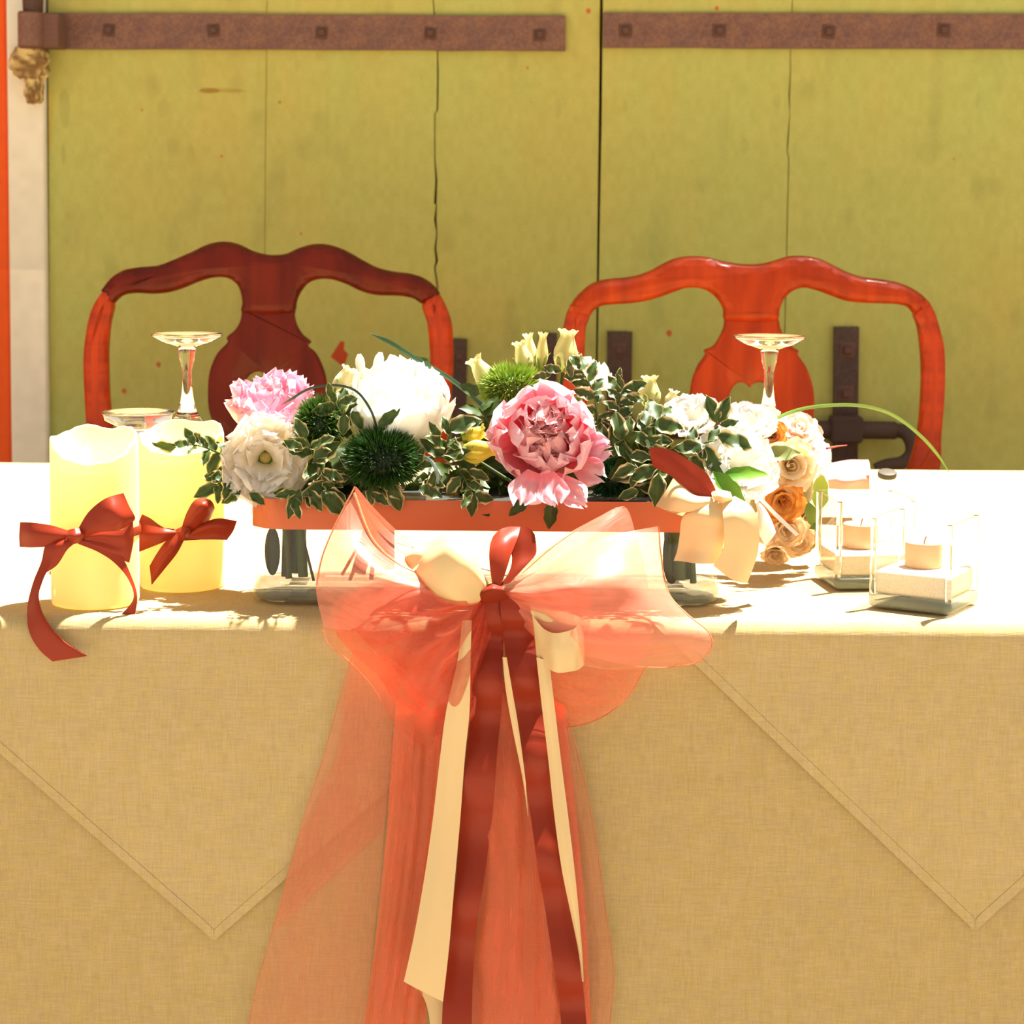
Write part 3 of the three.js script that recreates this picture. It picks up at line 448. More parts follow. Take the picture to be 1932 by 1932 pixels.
// ------------------------------------------------------------------ square glass holders with sand and a candle in each
const sand = std(srgb(236, 222, 190), { map: texture(128, 128, (x, y) => 0.86 + 0.14 * hash(x, y, 91)), roughness: 1 });
const candleWax = new THREE.MeshPhysicalMaterial({ color: srgb(222, 186, 138), roughness: 0.7, transmission: 0.25, thickness: 0, side: THREE.DoubleSide });
function holder(o) {
  const s = 0.0765 / 2, a = o.turn, f = T(...o.corner, TOP + 0.004), k = o.sign, c = V(f.x, TOP + 0.0042, f.z);   // the nearest lower corner is given
  const cx = k * s, cz = s; c.x -= cx * cos(a) + cz * sin(a); c.z -= -cx * sin(a) + cz * cos(a);
  const root = thing('glass_candle_holder', o.label, 'candle holder', c, 'square glass candle holders'), H = o.h, path = ringPath(s, s, 0.006, 5);
  part('glass_wall', sweep(path, [[0, 0.010], [0, H * 0.5], [0, H - 0.0008], [-0.0016, H], [-0.0032, H - 0.0008], [-0.0034, 0.010]], a), pane, root);
  part('rim_edge', sweep(path, [[-0.0002, H - 0.0012], [-0.0002, H - 0.0002], [-0.0016, H + 0.0004], [-0.003, H - 0.0002], [-0.003, H - 0.0012], [-0.0002, H - 0.0012]], a), pane, root);
  for (const [x, z] of [[1, 1], [1, -1], [-1, 1], [-1, -1]]) part('corner_edge', new THREE.CylinderGeometry(0.0028, 0.0028, H - 0.012, 12).translate(x * (s - 0.0034), (H - 0.012) / 2 + 0.0105, z * (s - 0.0034)).rotateY(a), solidGlass, root);
  part('glass_base', sweep(path, [[-s, 0], [-0.004, 0], [-0.001, 0.001], [0.0003, 0.003], [0.0003, 0.009], [-0.001, 0.0108], [-0.004, 0.0112], [-s, 0.0112]], a), baseGlass, root);
  const g = new THREE.PlaneGeometry(1, 1, 16, 16), fill = box(-s + 0.0044, s - 0.0044, 0.0118, 0.034, -s + 0.0044, s - 0.0044, 0.004, 4);
  { const p = fill.attributes.position; for (let i = 0; i < p.count; i++) if (p.getY(i) > 0.03) p.setY(i, p.getY(i) + 0.003 * (noise(p.getX(i) * 60, p.getZ(i) * 60, 92) - 0.5)); }
  const sd = part('sand', metricUV(fill, 0.05, 0.05).rotateY(a), sand, root); sd.userData.kind = 'stuff';
  const cd = thing('votive_candle', o.label2, 'candle', V(c.x + o.off[0], c.y + 0.0335, c.z + o.off[1]), 'small candles in the square holders');
  part('wax', lathe([[0.0004, 0], [0.0155, 0], [0.0165, 0.001], [0.0165, 0.021], [0.0158, 0.0225], [0.014, 0.0222], [0.012, 0.0195], [0.0004, 0.019]], 32), candleWax, cd);
  part('wick', tube([V(0, 0.018, 0), V(0.0006, 0.023, 0), V(0.002, 0.027, 0)], 0.0007, 6, 6), std(srgb(150, 120, 90)), cd);
}
holder({ label: 'nearer square glass candle holder at the right end of the table', corner: [1793, 1163], turn: -31 * PI / 180, sign: 1, h: 0.080, off: [0, -0.004], label2: 'small cream candle on sand inside the nearer glass holder' });
holder({ label: 'rear square glass candle holder standing next to the bouquet', corner: [1576, 1114], turn: 7 * PI / 180, sign: -1, h: 0.083, off: [-0.004, 0], label2: 'small cream candle on sand inside the rear glass holder' });
{ // the little bottle behind them and the folded pink satin by the chair
  const z = -0.42, at = P(1674, 893, z), c = V(at.x, TOP + 0.0042, z), H = at.y - c.y, root = thing('small_bottle', 'small clear glass bottle with a dark round lid behind the glass holders', 'bottle', c);
  part('glass_body', lathe([[0.0004, 0], [0.014, 0], [0.016, 0.002], [0.0162, H * 0.55], [0.013, H * 0.75], [0.0085, H * 0.88], [0.008, H - 0.003]], 36), pane, root);
  part('lid', lathe([[0.0004, -0.004], [0.0094, -0.004], [0.01, -0.003], [0.01, 0.001], [0.0092, 0.002], [0.0004, 0.002]], 32).rotateX(0.25).translate(0, H, 0), std(srgb(70, 60, 36), { roughness: 0.5 }), root);
}
{
  const z = -0.56, pink = phys(srgb(214, 152, 140), { roughness: 0.5, sheen: 0.5, sheenColor: srgb(255, 230, 220) }), c = P(1606, 920, z); c.y = TOP + 0.004;
  const root = thing('folded_satin', 'fold of pale pink satin ribbon lying behind the bouquet near the table edge', 'ribbon', c);
  const rows = (l) => loft(l, { n: 16, m: 10, wave: (s, t) => 0.0015 * sin(9 * s + 5 * t) });
  placed('upper_fold', rows([[[1562, 874, z - 0.05], [1600, 868, z - 0.05], [1638, 867, z - 0.05]], [[1562, 884, z - 0.02], [1600, 882, z - 0.02], [1641, 874, z - 0.02]], [[1560, 899, z + 0.008], [1600, 900, z + 0.008], [1642, 896, z + 0.008]]]), pink, root, c);
  placed('front_fold', rows([[[1560, 897, z + 0.006], [1600, 898, z + 0.009], [1641, 895, z + 0.006]], [[1562, 908, z + 0.012], [1600, 908, z + 0.014], [1641, 908, z + 0.012]], [[1564, 922, z + 0.006], [1600, 924, z + 0.008], [1641, 923, z + 0.006]]]), pink, root, c);
}
// ------------------------------------------------------------------ flowers
const petalMat = new THREE.MeshPhysicalMaterial({ color: 0xffffff, vertexColors: true, roughness: 0.75, transmission: 0.42, thickness: 0, ior: 1.3, side: THREE.DoubleSide });
const leafMat = new THREE.MeshPhysicalMaterial({ color: 0xffffff, vertexColors: true, roughness: 0.48, transmission: 0.16, thickness: 0, ior: 1.4, side: THREE.DoubleSide });
const lin = (r, g, b) => { const c = srgb(r, g, b); return [c.r, c.g, c.b]; };
const blend = (a, b, t) => a.map((v, i) => v + (b[i] - v) * t);
function colored(g, f) { const p = g.attributes.position, uv = g.attributes.uv, c = []; for (let i = 0; i < p.count; i++) c.push(...f(uv.getX(i), uv.getY(i), i)); g.setAttribute('color', new THREE.Float32BufferAttribute(c, 3)); return g; }
// a petal: foot at the origin, growing along +y, its inner face to +z; cup bends it inwards, dish hollows it across
function petal({ L, W, cup = 0.8, lip = 0, dish = 0.3, ruffle = 0.0015, freq = 3, notch = 0.08, foot = 0.35, colors, n = 10, m = 10, s = rnd() * 99 }) {
  const rows = [], ph = s * 7.1; let y = 0, z = 0;
  for (let j = 0; j <= m; j++) {
    const t = j / m, a = cup * t - lip * t ** 4; if (j) { y += cos(a) * L / m; z += sin(a) * L / m; }
    const w = W / 2 * (foot + (1 - foot) * sin(min(1, t * 1.15) * PI / 2)) * (1 - 0.62 * max(0, (t - 0.62) / 0.38) ** 2.4), row = [];
    for (let i = 0; i <= n; i++) {
      const u = i / n * 2 - 1, edge = max(t * t * t, abs(u) ** 3 * t), dz = dish * w * u * u + ruffle * edge * sin(freq * u * 3 + ph + t * 5) + ruffle * 1.2 * edge * (noise(u * 6 + s, t * 5, 5) - 0.5);
      const dl = -notch * L * t * t * (0.5 * noise(u * 4 + s, 3, 7) + 0.5 * noise(u * 11 + s, 1, 8));
      row.push(V(w * u, y + cos(a) * dl - sin(a) * dz, z + sin(a) * dl + cos(a) * dz));
    }
    rows.push(row);
  }
  const g = gridGeometry(rows);
  return colored(g, (u, v) => { const e = max(0, v + 0.25 * (abs(u * 2 - 1) ** 2) * v + 0.22 * (noise(u * 9 + s, v * 3, 9) - 0.5)); return e < 0.5 ? blend(colors[0], colors[1], ease(0, 0.5, e)) : blend(colors[1], colors[2], ease(0.5, 1.05, e)); });
}
const X = V(1, 0, 0), Y = V(0, 1, 0);
function aim(o, axis, spin = 0) { o.quaternion.setFromUnitVectors(Y, axis.clone().normalize()).multiply(new THREE.Quaternion().setFromAxisAngle(Y, spin)); return o; }
function addPetal(parent, g, phi, tilt, r, y, name = 'petal', m = petalMat, twist = 0) {
  const p = part(name, g, m, parent); p.position.set(sin(phi) * -r, y, -cos(phi) * r);
  p.quaternion.setFromAxisAngle(Y, phi).multiply(new THREE.Quaternion().setFromAxisAngle(X, -tilt)).multiply(new THREE.Quaternion().setFromAxisAngle(Y, twist)); return p;
}
function flower(name, label, category, px, py, z, axis, group) { const o = thing(name, label, category, P(px, py, z), group); aim(o, V(...axis), rnd() * 6); return o; }
function calyx(o, r, depth) { part('calyx', colored(lathe([[0.0004, -depth - 0.012], [0.003, -depth - 0.012], [0.004, -depth], [r * 0.6, -depth + 0.004], [r * 0.35, -depth + 0.008]], 16), () => lin(110, 140, 60)), leafMat, o); }
function peony(o, R, layers) {
  for (const l of layers) for (let k = 0; k < l.n; k++)
    addPetal(o, petal({ L: R * l.L * rr(0.92, 1.08), W: R * l.W * rr(0.85, 1.15), cup: l.cup * rr(0.88, 1.12), lip: l.lip ?? 0, dish: l.dish ?? 0.35, ruffle: R * (l.ruf ?? 0.05), freq: rr(1.6, 3.6), notch: l.notch ?? 0.12, foot: l.foot ?? 0.35, colors: l.c }), k / l.n * 2 * PI + rr(-0.2, 0.2) + (l.ph ?? 0), l.tilt * rr(0.92, 1.08), R * l.r, R * (l.y ?? -0.55), 'petal', petalMat, rr(-0.12, 0.12));
}
const pinkDeep = [lin(252, 112, 114), lin(254, 152, 156), lin(255, 206, 206)], pinkMid = [lin(250, 132, 142), lin(254, 170, 180), lin(255, 220, 226)], pinkPale = [lin(236, 128, 150), lin(244, 162, 184), lin(250, 200, 216)];
const white = [lin(238, 228, 186), lin(250, 246, 232), lin(254, 252, 246)], ivory = [lin(238, 228, 150), lin(248, 238, 214), lin(254, 249, 240)];
{
  const o = flower('peony', 'big ruffled pink peony facing the viewer at the middle of the vase', 'flower', 1029, 822, -0.052, [-0.06, 0.22, 1], 'peonies in the vase'), R = 0.055;
  peony(o, R, [
    { n: 7, tilt: 1.35, L: 1.45, W: 1.3, cup: 1.5, r: 0.1, c: pinkMid, ruf: 0.08, notch: 0.12 },
    { n: 7, tilt: 1.15, L: 1.42, W: 1.15, cup: 1.6, r: 0.1, c: pinkMid, ruf: 0.09, ph: 0.4, notch: 0.18 },
    { n: 8, tilt: 0.9, L: 1.38, W: 1.0, cup: 1.5, r: 0.08, c: pinkDeep, ruf: 0.10, ph: 0.2, notch: 0.2 },
    { n: 8, tilt: 0.65, L: 1.3, W: 0.9, cup: 1.25, r: 0.07, c: pinkDeep, ruf: 0.11, ph: 0.7, notch: 0.2 },
    { n: 7, tilt: 0.42, L: 1.24, W: 0.8, cup: 0.95, r: 0.06, c: pinkDeep, ruf: 0.12, ph: 0.1, notch: 0.2 },
    { n: 6, tilt: 0.24, L: 1.18, W: 0.7, cup: 0.7, r: 0.05, c: pinkDeep, ruf: 0.13, notch: 0.2 },
    { n: 6, tilt: 0.1, L: 1.1, W: 0.62, cup: 0.45, r: 0.03, c: pinkDeep, ruf: 0.14, ph: 0.5, notch: 0.2, dish: 0.7 }]);
  calyx(o, 0.02, 0.03);
  const hang = (px, py, z, dir, face, L, W, c) => { const q = part('guard_petal', petal({ L, W, cup: 0.6, lip: 1.2, dish: 0.15, ruffle: 0.004, freq: 2.6, notch: 0.3, colors: c, n: 16, m: 12 }), petalMat, o); const y = V(...dir).normalize(), x = V(0, 0, 0).crossVectors(y, V(...face)).normalize(), zz = V(0, 0, 0).crossVectors(x, y); const M = new THREE.Matrix4().makeBasis(x, y, zz).setPosition(P(px, py, z)); o.updateMatrixWorld(); M.premultiply(o.matrixWorld.clone().invert()); M.decompose(q.position, q.quaternion, q.scale); };
  hang(1045, 898, -0.02, [0.72, -0.62, 0.25], [-0.2, 0.4, 1], 0.042, 0.026, pinkMid);
  hang(1008, 890, -0.014, [-0.35, -0.85, 0.4], [0, 0.2, 1], 0.036, 0.034, pinkMid);
  hang(1034, 892, -0.012, [0.25, -0.9, 0.4], [0, 0.2, 1], 0.034, 0.03, pinkMid);
  hang(1085, 850, -0.045, [0.95, 0.12, 0.3], [-0.2, 0.3, 1], 0.036, 0.03, pinkPale);
  hang(1080, 870, -0.04, [0.75, -0.4, 0.3], [-0.3, 0.3, 1], 0.036, 0.028, pinkMid);
  hang(960, 830, -0.05, [-0.8, 0.1, 0.3], [0.3, 0.2, 1], 0.026, 0.026, pinkMid);
}
{
  const o = flower('peony', 'pale pink peony at the back left of the vase, in front of the dark chair', 'flower', 512, 782, -0.135, [-0.05, 0.9, 0.30], 'peonies in the vase'), R = 0.047;
  peony(o, R, [
    { n: 8, tilt: 1.3, L: 1.35, W: 1.15, cup: 1.15, r: 0.1, c: pinkPale, ruf: 0.07 },
    { n: 8, tilt: 1.05, L: 1.4, W: 1.0, cup: 1.1, r: 0.1, c: pinkPale, ruf: 0.08, ph: 0.4 },
    { n: 8, tilt: 0.7, L: 1.4, W: 0.9, cup: 0.85, r: 0.08, c: pinkPale, ruf: 0.09, ph: 0.2, notch: 0.2 },
    { n: 7, tilt: 0.35, L: 1.3, W: 0.7, cup: 0.5, r: 0.06, c: pinkMid, ruf: 0.1, notch: 0.2 }]);
  calyx(o, 0.02, 0.03);
}
{
  const o = flower('peony', 'large white peony opening upwards between the two pink peonies', 'flower', 752, 795, -0.10, [0.02, 0.95, 0.30], 'peonies in the vase'), R = 0.060;
  peony(o, R, [
    { n: 7, tilt: 1.25, L: 1.4, W: 1.4, cup: 1.2, r: 0.1, c: white, ruf: 0.035, notch: 0.06 },
    { n: 7, tilt: 1.0, L: 1.5, W: 1.25, cup: 1.05, r: 0.1, c: white, ruf: 0.04, ph: 0.4, notch: 0.12 },
    { n: 6, tilt: 0.65, L: 1.55, W: 1.15, cup: 0.75, r: 0.08, c: white, ruf: 0.04, ph: 0.2, notch: 0.1 },
    { n: 5, tilt: 0.32, L: 1.5, W: 1.0, cup: 0.4, r: 0.06, c: white, ruf: 0.05, notch: 0.1 }]);
  for (const [px, py, w, l, t] of [[683, 716, 0.009, 0.024, 0.1], [707, 716, 0.0095, 0.026, -0.22]]) { const g = petal({ L: l, W: w, cup: 0.15, dish: 0.5, ruffle: 0.0004, notch: 0.03, foot: 0.6, colors: white, n: 6, m: 6 }).rotateZ(t), at = P(px, py, -0.10); o.updateMatrixWorld(); const q = part('upright_petal', g, petalMat, o), M = new THREE.Matrix4().makeTranslation(at.x, at.y, at.z).premultiply(o.matrixWorld.clone().invert()); M.decompose(q.position, q.quaternion, q.scale); }
  calyx(o, 0.02, 0.03);
}
function lisianthus(o, R, c = white, open = 1) {
  for (const l of [{ n: 6, tilt: 1.25 * open, L: 1.35, W: 1.35, cup: 0.75, lip: 0.6, r: 0.05, y: -0.6 }, { n: 6, tilt: 1.0 * open, L: 1.3, W: 1.25, cup: 0.6, lip: 0.8, r: 0.05, y: -0.6, ph: 0.5 }, { n: 5, tilt: 0.62 * open, L: 1.2, W: 1.1, cup: 0.35, lip: 0.9, r: 0.05, y: -0.6, ph: 0.2 }, { n: 3, tilt: 0.36 * open, L: 1.02, W: 0.9, cup: 0.1, lip: 0.8, r: 0.05, y: -0.6, ph: 0.9 }])
    for (let k = 0; k < l.n; k++) addPetal(o, petal({ L: R * l.L * rr(0.93, 1.07), W: R * l.W * rr(0.9, 1.1), cup: l.cup, lip: l.lip, dish: 0.24, ruffle: R * 0.11, freq: rr(2, 4.5), notch: 0.08, colors: c }), k / l.n * 2 * PI + (l.ph ?? 0) + rr(-0.2, 0.2), l.tilt * rr(0.9, 1.1), R * l.r, R * l.y);
  part('flower_centre', colored(lathe([[0.0004, -R * 0.6], [R * 0.20, -R * 0.55], [R * 0.16, -R * 0.4], [R * 0.08, -R * 0.25], [0.0004, -R * 0.2]], 14), () => lin(228, 208, 120)), petalMat, o);
  calyx(o, R * 0.4, R * 0.55);
}
lisianthus(flower('lisianthus', 'open white flower with a yellow throat at the front left of the vase', 'flower', 500, 866, -0.072, [0.1, 0.05, 1], 'white open flowers in the vase'), 0.037, ivory);
lisianthus(flower('lisianthus', 'white flower at the top right of the vase below the orange chair splat', 'flower', 1308, 792, -0.11, [-0.1, 0.8, 0.6], 'white open flowers in the vase'), 0.027, white, 0.85);
lisianthus(flower('lisianthus', 'white flower touching the top left of the rose bouquet', 'flower', 1412, 805, -0.13, [0.1, 0.85, 0.5], 'white open flowers in the vase'), 0.027, white, 0.85);
lisianthus(flower('lisianthus', 'drooping white flower just above the cream satin bow', 'flower', 1392, 880, -0.072, [0.45, 0.6, 0.75], 'white open flowers in the vase'), 0.037, white, 1);
lisianthus(flower('lisianthus', 'small white flower half hidden behind the top of the big pink peony', 'flower', 1108, 712, -0.155, [0.3, 0.8, 0.3], 'white open flowers in the vase'), 0.024, white, 0.9);

// buds: a furled, slightly twisted cone with a frilled mouth and narrow green sepals
function bud(label, foot, tip, z, w, col = 0, dz = 0) {
  const a = P(...foot, z), b = P(...tip, z + dz), L = a.distanceTo(b), o = thing('flower_bud', label, 'flower bud', a, 'buds above the vase'); aim(o, b.clone().sub(a));
  const prof = [[0, 0.3], [0.1, 0.62], [0.28, 0.98], [0.48, 1], [0.68, 0.78], [0.85, 0.58], [0.94, 0.62], [1, 0.8]], rows = [], R = w * metre(z) / 2, n = 30;
  for (let j = 0; j <= 16; j++) { const t = j / 16; let k = 1; while (prof[k][0] < t) k++; const q = (t - prof[k - 1][0]) / (prof[k][0] - prof[k - 1][0]), r = R * (prof[k - 1][1] + (prof[k][1] - prof[k - 1][1]) * q); rows.push(Array.from({ length: n + 1 }, (_, i) => { const a2 = i / n * 2 * PI, f = 1 + 0.10 * sin(5 * a2 + t * 4) * sin(PI * min(1, t * 1.1)) + (t > 0.9 ? 0.16 * sin(7 * a2) : 0); return V(r * f * cos(a2), t * L + (t > 0.97 ? 0.0012 * sin(6 * a2 + 1) : 0), r * f * sin(a2)); })); }
  const c0 = [lin(150, 160, 60), lin(206, 196, 108), lin(190, 180, 60)][col], c1 = [lin(236, 226, 164), lin(246, 236, 196), lin(226, 206, 80)][col];
  part('bud_petals', colored(gridGeometry(rows, true), (u, v) => { const s = 0.5 + 0.5 * sin(5 * u * 2 * PI + v * 4); return blend(c0, c1, min(1, ease(0, 0.45, v) * (0.55 + 0.45 * s) + ease(0.85, 1, v))); }), petalMat, o);
  for (let k = 0; k < 5; k++) addPetal(o, petal({ L: L * rr(0.35, 0.62), W: R * 0.45, cup: -0.05, lip: 0.5, dish: 0.4, ruffle: 0, notch: 0, foot: 0.8, n: 3, m: 6, colors: [lin(96, 130, 52), lin(120, 152, 62), lin(146, 172, 84)] }), k / 5 * 2 * PI, 0.1, R * 0.72, 0, 'sepal', leafMat);
  part('bud_stalk', tube([V(0, 0, 0), V(0, -0.03, 0), V(0, -0.06, 0)], 0.0017, 6, 6), stemGreen, o);
}
bud('cream bud leaning left above the bright green tuft', [932, 738], [893, 676], -0.13, 40, 0);
bud('upright cream bud at the left end of the row above the tuft', [994, 702], [979, 645], -0.14, 32, 0);
bud('slim pale bud second from the left above the tuft', [1006, 700], [996, 630], -0.16, 24, 1);
bud('slim pale bud third from the left above the tuft', [1020, 700], [1025, 628], -0.15, 22, 0);
bud('thick cream bud standing highest beside the orange chair post', [1062, 702], [1072, 623], -0.14, 44, 0);
bud('pale bud beside the left edge of the large white peony', [636, 744], [660, 694], -0.11, 36, 1);
bud('cream bud standing alone before the orange chair splat', [1226, 772], [1226, 710], -0.13, 38, 0);
bud('tiny pale bud touching the top right white flower', [1262, 768], [1272, 737], -0.13, 24, 1);
bud('yellow green bud lying against the left side of the pink peony', [868, 856], [938, 846], -0.055, 42, 2);
bud('second yellow bud tucked above it beside the pink peony', [872, 826], [915, 814], -0.07, 38, 2);
bud('blush bud tucked between the white peony and the yellow buds', [890, 862], [852, 838], -0.07, 36, 1);

// tufts of fine green bristles
function tuft(label, px, py, z, rx, ry, c0, c1, n, len, up = 0) {
  const o = thing('green_tuft_flower', label, 'flower', P(px, py, z), 'bristly green flowers in the vase'), m = metre(z), pos = [], col = [], list = [];
  for (let k = 0; k < n; k++) {
    const y = 1 - 2 * (k + 0.5) / n, a = k * 2.39996, d = V(sqrt1(y) * cos(a), y, sqrt1(y) * sin(a)); if (up && d.y < -0.3) continue;
    d.add(V(rr(-0.3, 0.3), rr(-0.2, 0.35), rr(-0.3, 0.3))).normalize(); const base = V(d.x * rx, d.y * ry, d.z * (rx + ry) / 2).multiplyScalar(m * 0.72), L = len * rr(0.7, 1.25), side = V(0, 0, 0).crossVectors(d, V(rr(-1, 1), rr(-1, 1), rr(-1, 1))).normalize().multiplyScalar(0.0007 * rr(0.8, 1.4));
    const t = base.clone().addScaledVector(d, L).add(V(0, rr(-0.002, 0.002), 0)), mid = base.clone().addScaledVector(d, L * 0.55), s2 = side.clone().multiplyScalar(0.75);
    for (const [p, v] of [[base.clone().sub(side), 0], [base.clone().add(side), 0], [mid.clone().add(s2), 0.6], [base.clone().sub(side), 0], [mid.clone().add(s2), 0.6], [mid.clone().sub(s2), 0.6], [mid.clone().sub(s2), 0.6], [mid.clone().add(s2), 0.6], [t, 1]]) { pos.push(...p); col.push(...blend(c0, c1, v * rr(0.8, 1))); }
  }
  const g = new THREE.BufferGeometry(); g.setAttribute('position', new THREE.Float32BufferAttribute(pos, 3)); g.setAttribute('color', new THREE.Float32BufferAttribute(col, 3)); g.computeVertexNormals();
  part('bristles', g, leafMat, o).userData.kind = 'stuff';
  part('core', colored(new THREE.SphereGeometry(1, 20, 14).scale(rx * m * 0.72, ry * m * 0.72, (rx + ry) / 2 * m * 0.72), () => c0), leafMat, o);
}
const sqrt1 = (y) => Math.sqrt(max(0, 1 - y * y));
tuft('dark green bristly flower below the large white peony', 722, 866, -0.050, 78, 58, lin(22, 46, 12), lin(62, 104, 32), 2600, 0.011);
tuft('mid green bristly flower between the white open flower and white peony', 604, 800, -0.07, 44, 50, lin(30, 58, 12), lin(96, 138, 40), 1500, 0.010);
tuft('bright lime bristly flower behind the top of the pink peony', 966, 730, -0.125, 66, 38, lin(104, 140, 36), lin(186, 208, 88), 2000, 0.010);
tuft('shaded bristly flower low on the right of the pink peony', 1155, 905, -0.085, 38, 34, lin(16, 50, 20), lin(54, 116, 60), 1200, 0.009);

// ------------------------------------------------------------------ leaves
const greenA = lin(40, 60, 16), greenB = lin(76, 100, 30), edgeC = lin(206, 182, 104), edgeD = lin(232, 222, 172);
function leafGeometry(L, W, wave, kind, s, bend = 0.5) {              // kind 0: cream-edged, 1: plain
  const rows = [], n = 10, m = 10; let y = 0, z = 0;
  for (let j = 0; j <= m; j++) { const t = j / m, a = -bend * t; if (j) { y += cos(a) * L / m; z += sin(a) * L / m; } const w = W / 2 * max(0.02, sin(PI * t ** 0.85)) ** 0.8; rows.push(Array.from({ length: n + 1 }, (_, i) => { const u = i / n * 2 - 1; return V(w * u * (1 + 0.1 * sin(t * 17 + s)), y, z + 0.22 * w * u * u + wave * abs(u) ** 2 * sin(t * 11 + s + (u > 0 ? 1.6 : 0))); })); }
  return colored(gridGeometry(rows), (u, v) => { const e = abs(u * 2 - 1), q = e + 0.34 * (noise(v * 7 + s, u > 0.5 ? 3 : 8, 17) - 0.5) + 0.35 * max(0, v - 0.86) / 0.14, mid = e < 0.06 ? 0.25 : 0, c = blend(greenA, greenB, 0.8 * noise(u * 5, v * 6 + s, 18) + mid); return kind ? c : blend(c, blend(edgeC, edgeD, noise(v * 3, s, 19)), ease(0.75, 0.89, q)); });
}
const edged = [0, 1, 2, 3, 4, 5, 6].map((k) => leafGeometry(1, 0.46 + 0.04 * (k % 4), 0.075 + 0.018 * (k % 3), 0, k * 3.7, 0.3 + 0.15 * (k % 4)));
const plain = [0, 1, 2, 3].map((k) => leafGeometry(1, 0.42 + 0.05 * k, 0.02, 1, k * 2.9, 0.3 + 0.2 * (k % 3)));
function putLeaf(root, geoms, at, dir, face, L, m = leafMat) {
  const y = dir.clone().normalize(), x = V(0, 0, 0).crossVectors(y, face).normalize(), z = V(0, 0, 0).crossVectors(x, y), q = part('leaf', geoms[floor(rnd() * geoms.length)], m, root);
  q.position.copy(at).sub(root.position); q.quaternion.setFromRotationMatrix(new THREE.Matrix4().makeBasis(x, y, z)); q.scale.setScalar(L); return q;
}
function sprig(label, path, n, L, geoms = edged, extra = [], spread = 1.15) {
  const pts = path.map((q) => P(...q)), root = thing('leafy_sprig', label, 'foliage', pts[0], 'sprigs of cream edged leaves in the vase');
  if (pts.length > 1) {
    placed('twig', tube(pts, 0.0013, 6, 14, 0.5), stemGreen, root, pts[0]);
    const c = new THREE.CatmullRomCurve3(pts);
    n = Math.round(n * 0.85); for (let k = 0; k < n; k++) { const t = min(1, 0.12 + 0.88 * (k + rnd() * 0.6) / n), p = c.getPoint(t), d = c.getTangent(t), face = V(rr(-0.5, 0.6), rr(0.1, 0.8), rr(0.5, 1.1)), side = V(0, 0, 0).crossVectors(d, face).normalize().multiplyScalar(k % 2 ? 1 : -1), a = t > 0.93 ? rr(-0.3, 0.3) : spread * rr(0.6, 1.15); putLeaf(root, geoms, p, d.clone().multiplyScalar(cos(a)).addScaledVector(side, sin(a)).add(V(0, 0, rr(-0.1, 0.35))), face, L * rr(0.85, 1.45)); }
  }
  for (const [x, y, z, ang, len, fx = 0, fy = 0.3] of extra) putLeaf(root, geoms, P(x, y, z), V(cos(ang * PI / 180), sin(ang * PI / 180), 0.18), V(fx, fy, 1), len);
}
sprig('leafy twig reaching left across the right candle', [[452, 872, -0.09], [420, 858, -0.075], [380, 842, -0.06], [352, 838, -0.055]], 11, 0.018, edged, [[372, 838, -0.06, 112, 0.012], [392, 846, -0.062, 120, 0.013], [336, 842, -0.055, 183, 0.024, 0, -0.6]], 1.2);
sprig('yellowish sprig below the left edge of the white open flower', [[462, 880, -0.08], [430, 900, -0.07], [408, 916, -0.065]], 9, 0.019, edged, [[455, 925, -0.065, 210, 0.022], [470, 930, -0.06, -30, 0.02]]);
sprig('sprig of large leaves hanging over the band below the white open flower', [[585, 905, -0.06], [565, 930, -0.047], [545, 952, -0.042]], 4, 0.02, edged, [[566, 922, -0.045, -112, 0.029], [560, 928, -0.043, 190, 0.02], [585, 925, -0.045, -60, 0.022]]);
sprig('sprig with one broad leaf on the band left of the organza peak', [[615, 900, -0.06], [622, 930, -0.045]], 3, 0.018, edged, [[606, 928, -0.042, -40, 0.032, 0, 0.5], [600, 905, -0.05, 20, 0.024], [612, 890, -0.05, -70, 0.022]]);
sprig('sprig in the gap between the white open flower and dark tuft', [[600, 880, -0.06], [588, 850, -0.045], [575, 822, -0.04]], 7, 0.021, edged, [[590, 872, -0.04, 40, 0.031], [572, 850, -0.04, 150, 0.02], [606, 888, -0.045, -20, 0.022], [585, 905, -0.045, 60, 0.024], [620, 905, -0.05, 10, 0.02]]);
sprig('curled sprig against the lower left of the large white peony', [[668, 826, -0.075], [648, 790, -0.065], [630, 755, -0.06]], 9, 0.019, edged, [[652, 782, -0.05, -100, 0.02], [640, 760, -0.05, 20, 0.018], [665, 775, -0.05, -60, 0.02]]);
sprig('sprig before the dark tuft with one leaf pointing at the organza peak', [[700, 900, -0.05], [712, 925, -0.045]], 3, 0.018, edged, [[690, 888, -0.045, 150, 0.027], [738, 916, -0.042, -70, 0.026], [725, 905, -0.042, -45, 0.025], [700, 930, -0.043, -30, 0.02]]);
sprig('leaf spray lying on the front of the large white peony', [[706, 815, -0.055], [724, 795, -0.045]], 1, 0.012, plain, [[714, 805, -0.043, 42, 0.025, 0.3, 0.5]]);
sprig('sprig below the right edge of the large white peony', [[842, 870, -0.06], [840, 845, -0.05], [852, 815, -0.045]], 6, 0.021, edged, [[830, 832, -0.045, 118, 0.02], [800, 845, -0.045, -120, 0.022], [846, 810, -0.045, 25, 0.028], [862, 800, -0.05, 10, 0.024], [835, 865, -0.045, 20, 0.026]]);
sprig('curled sprig on the vase rim below the yellow buds', [[860, 880, -0.06], [880, 910, -0.046], [895, 945, -0.04]], 6, 0.019, edged, [[893, 930, -0.04, -95, 0.022], [868, 900, -0.045, -130, 0.02], [884, 888, -0.05, -20, 0.02]]);
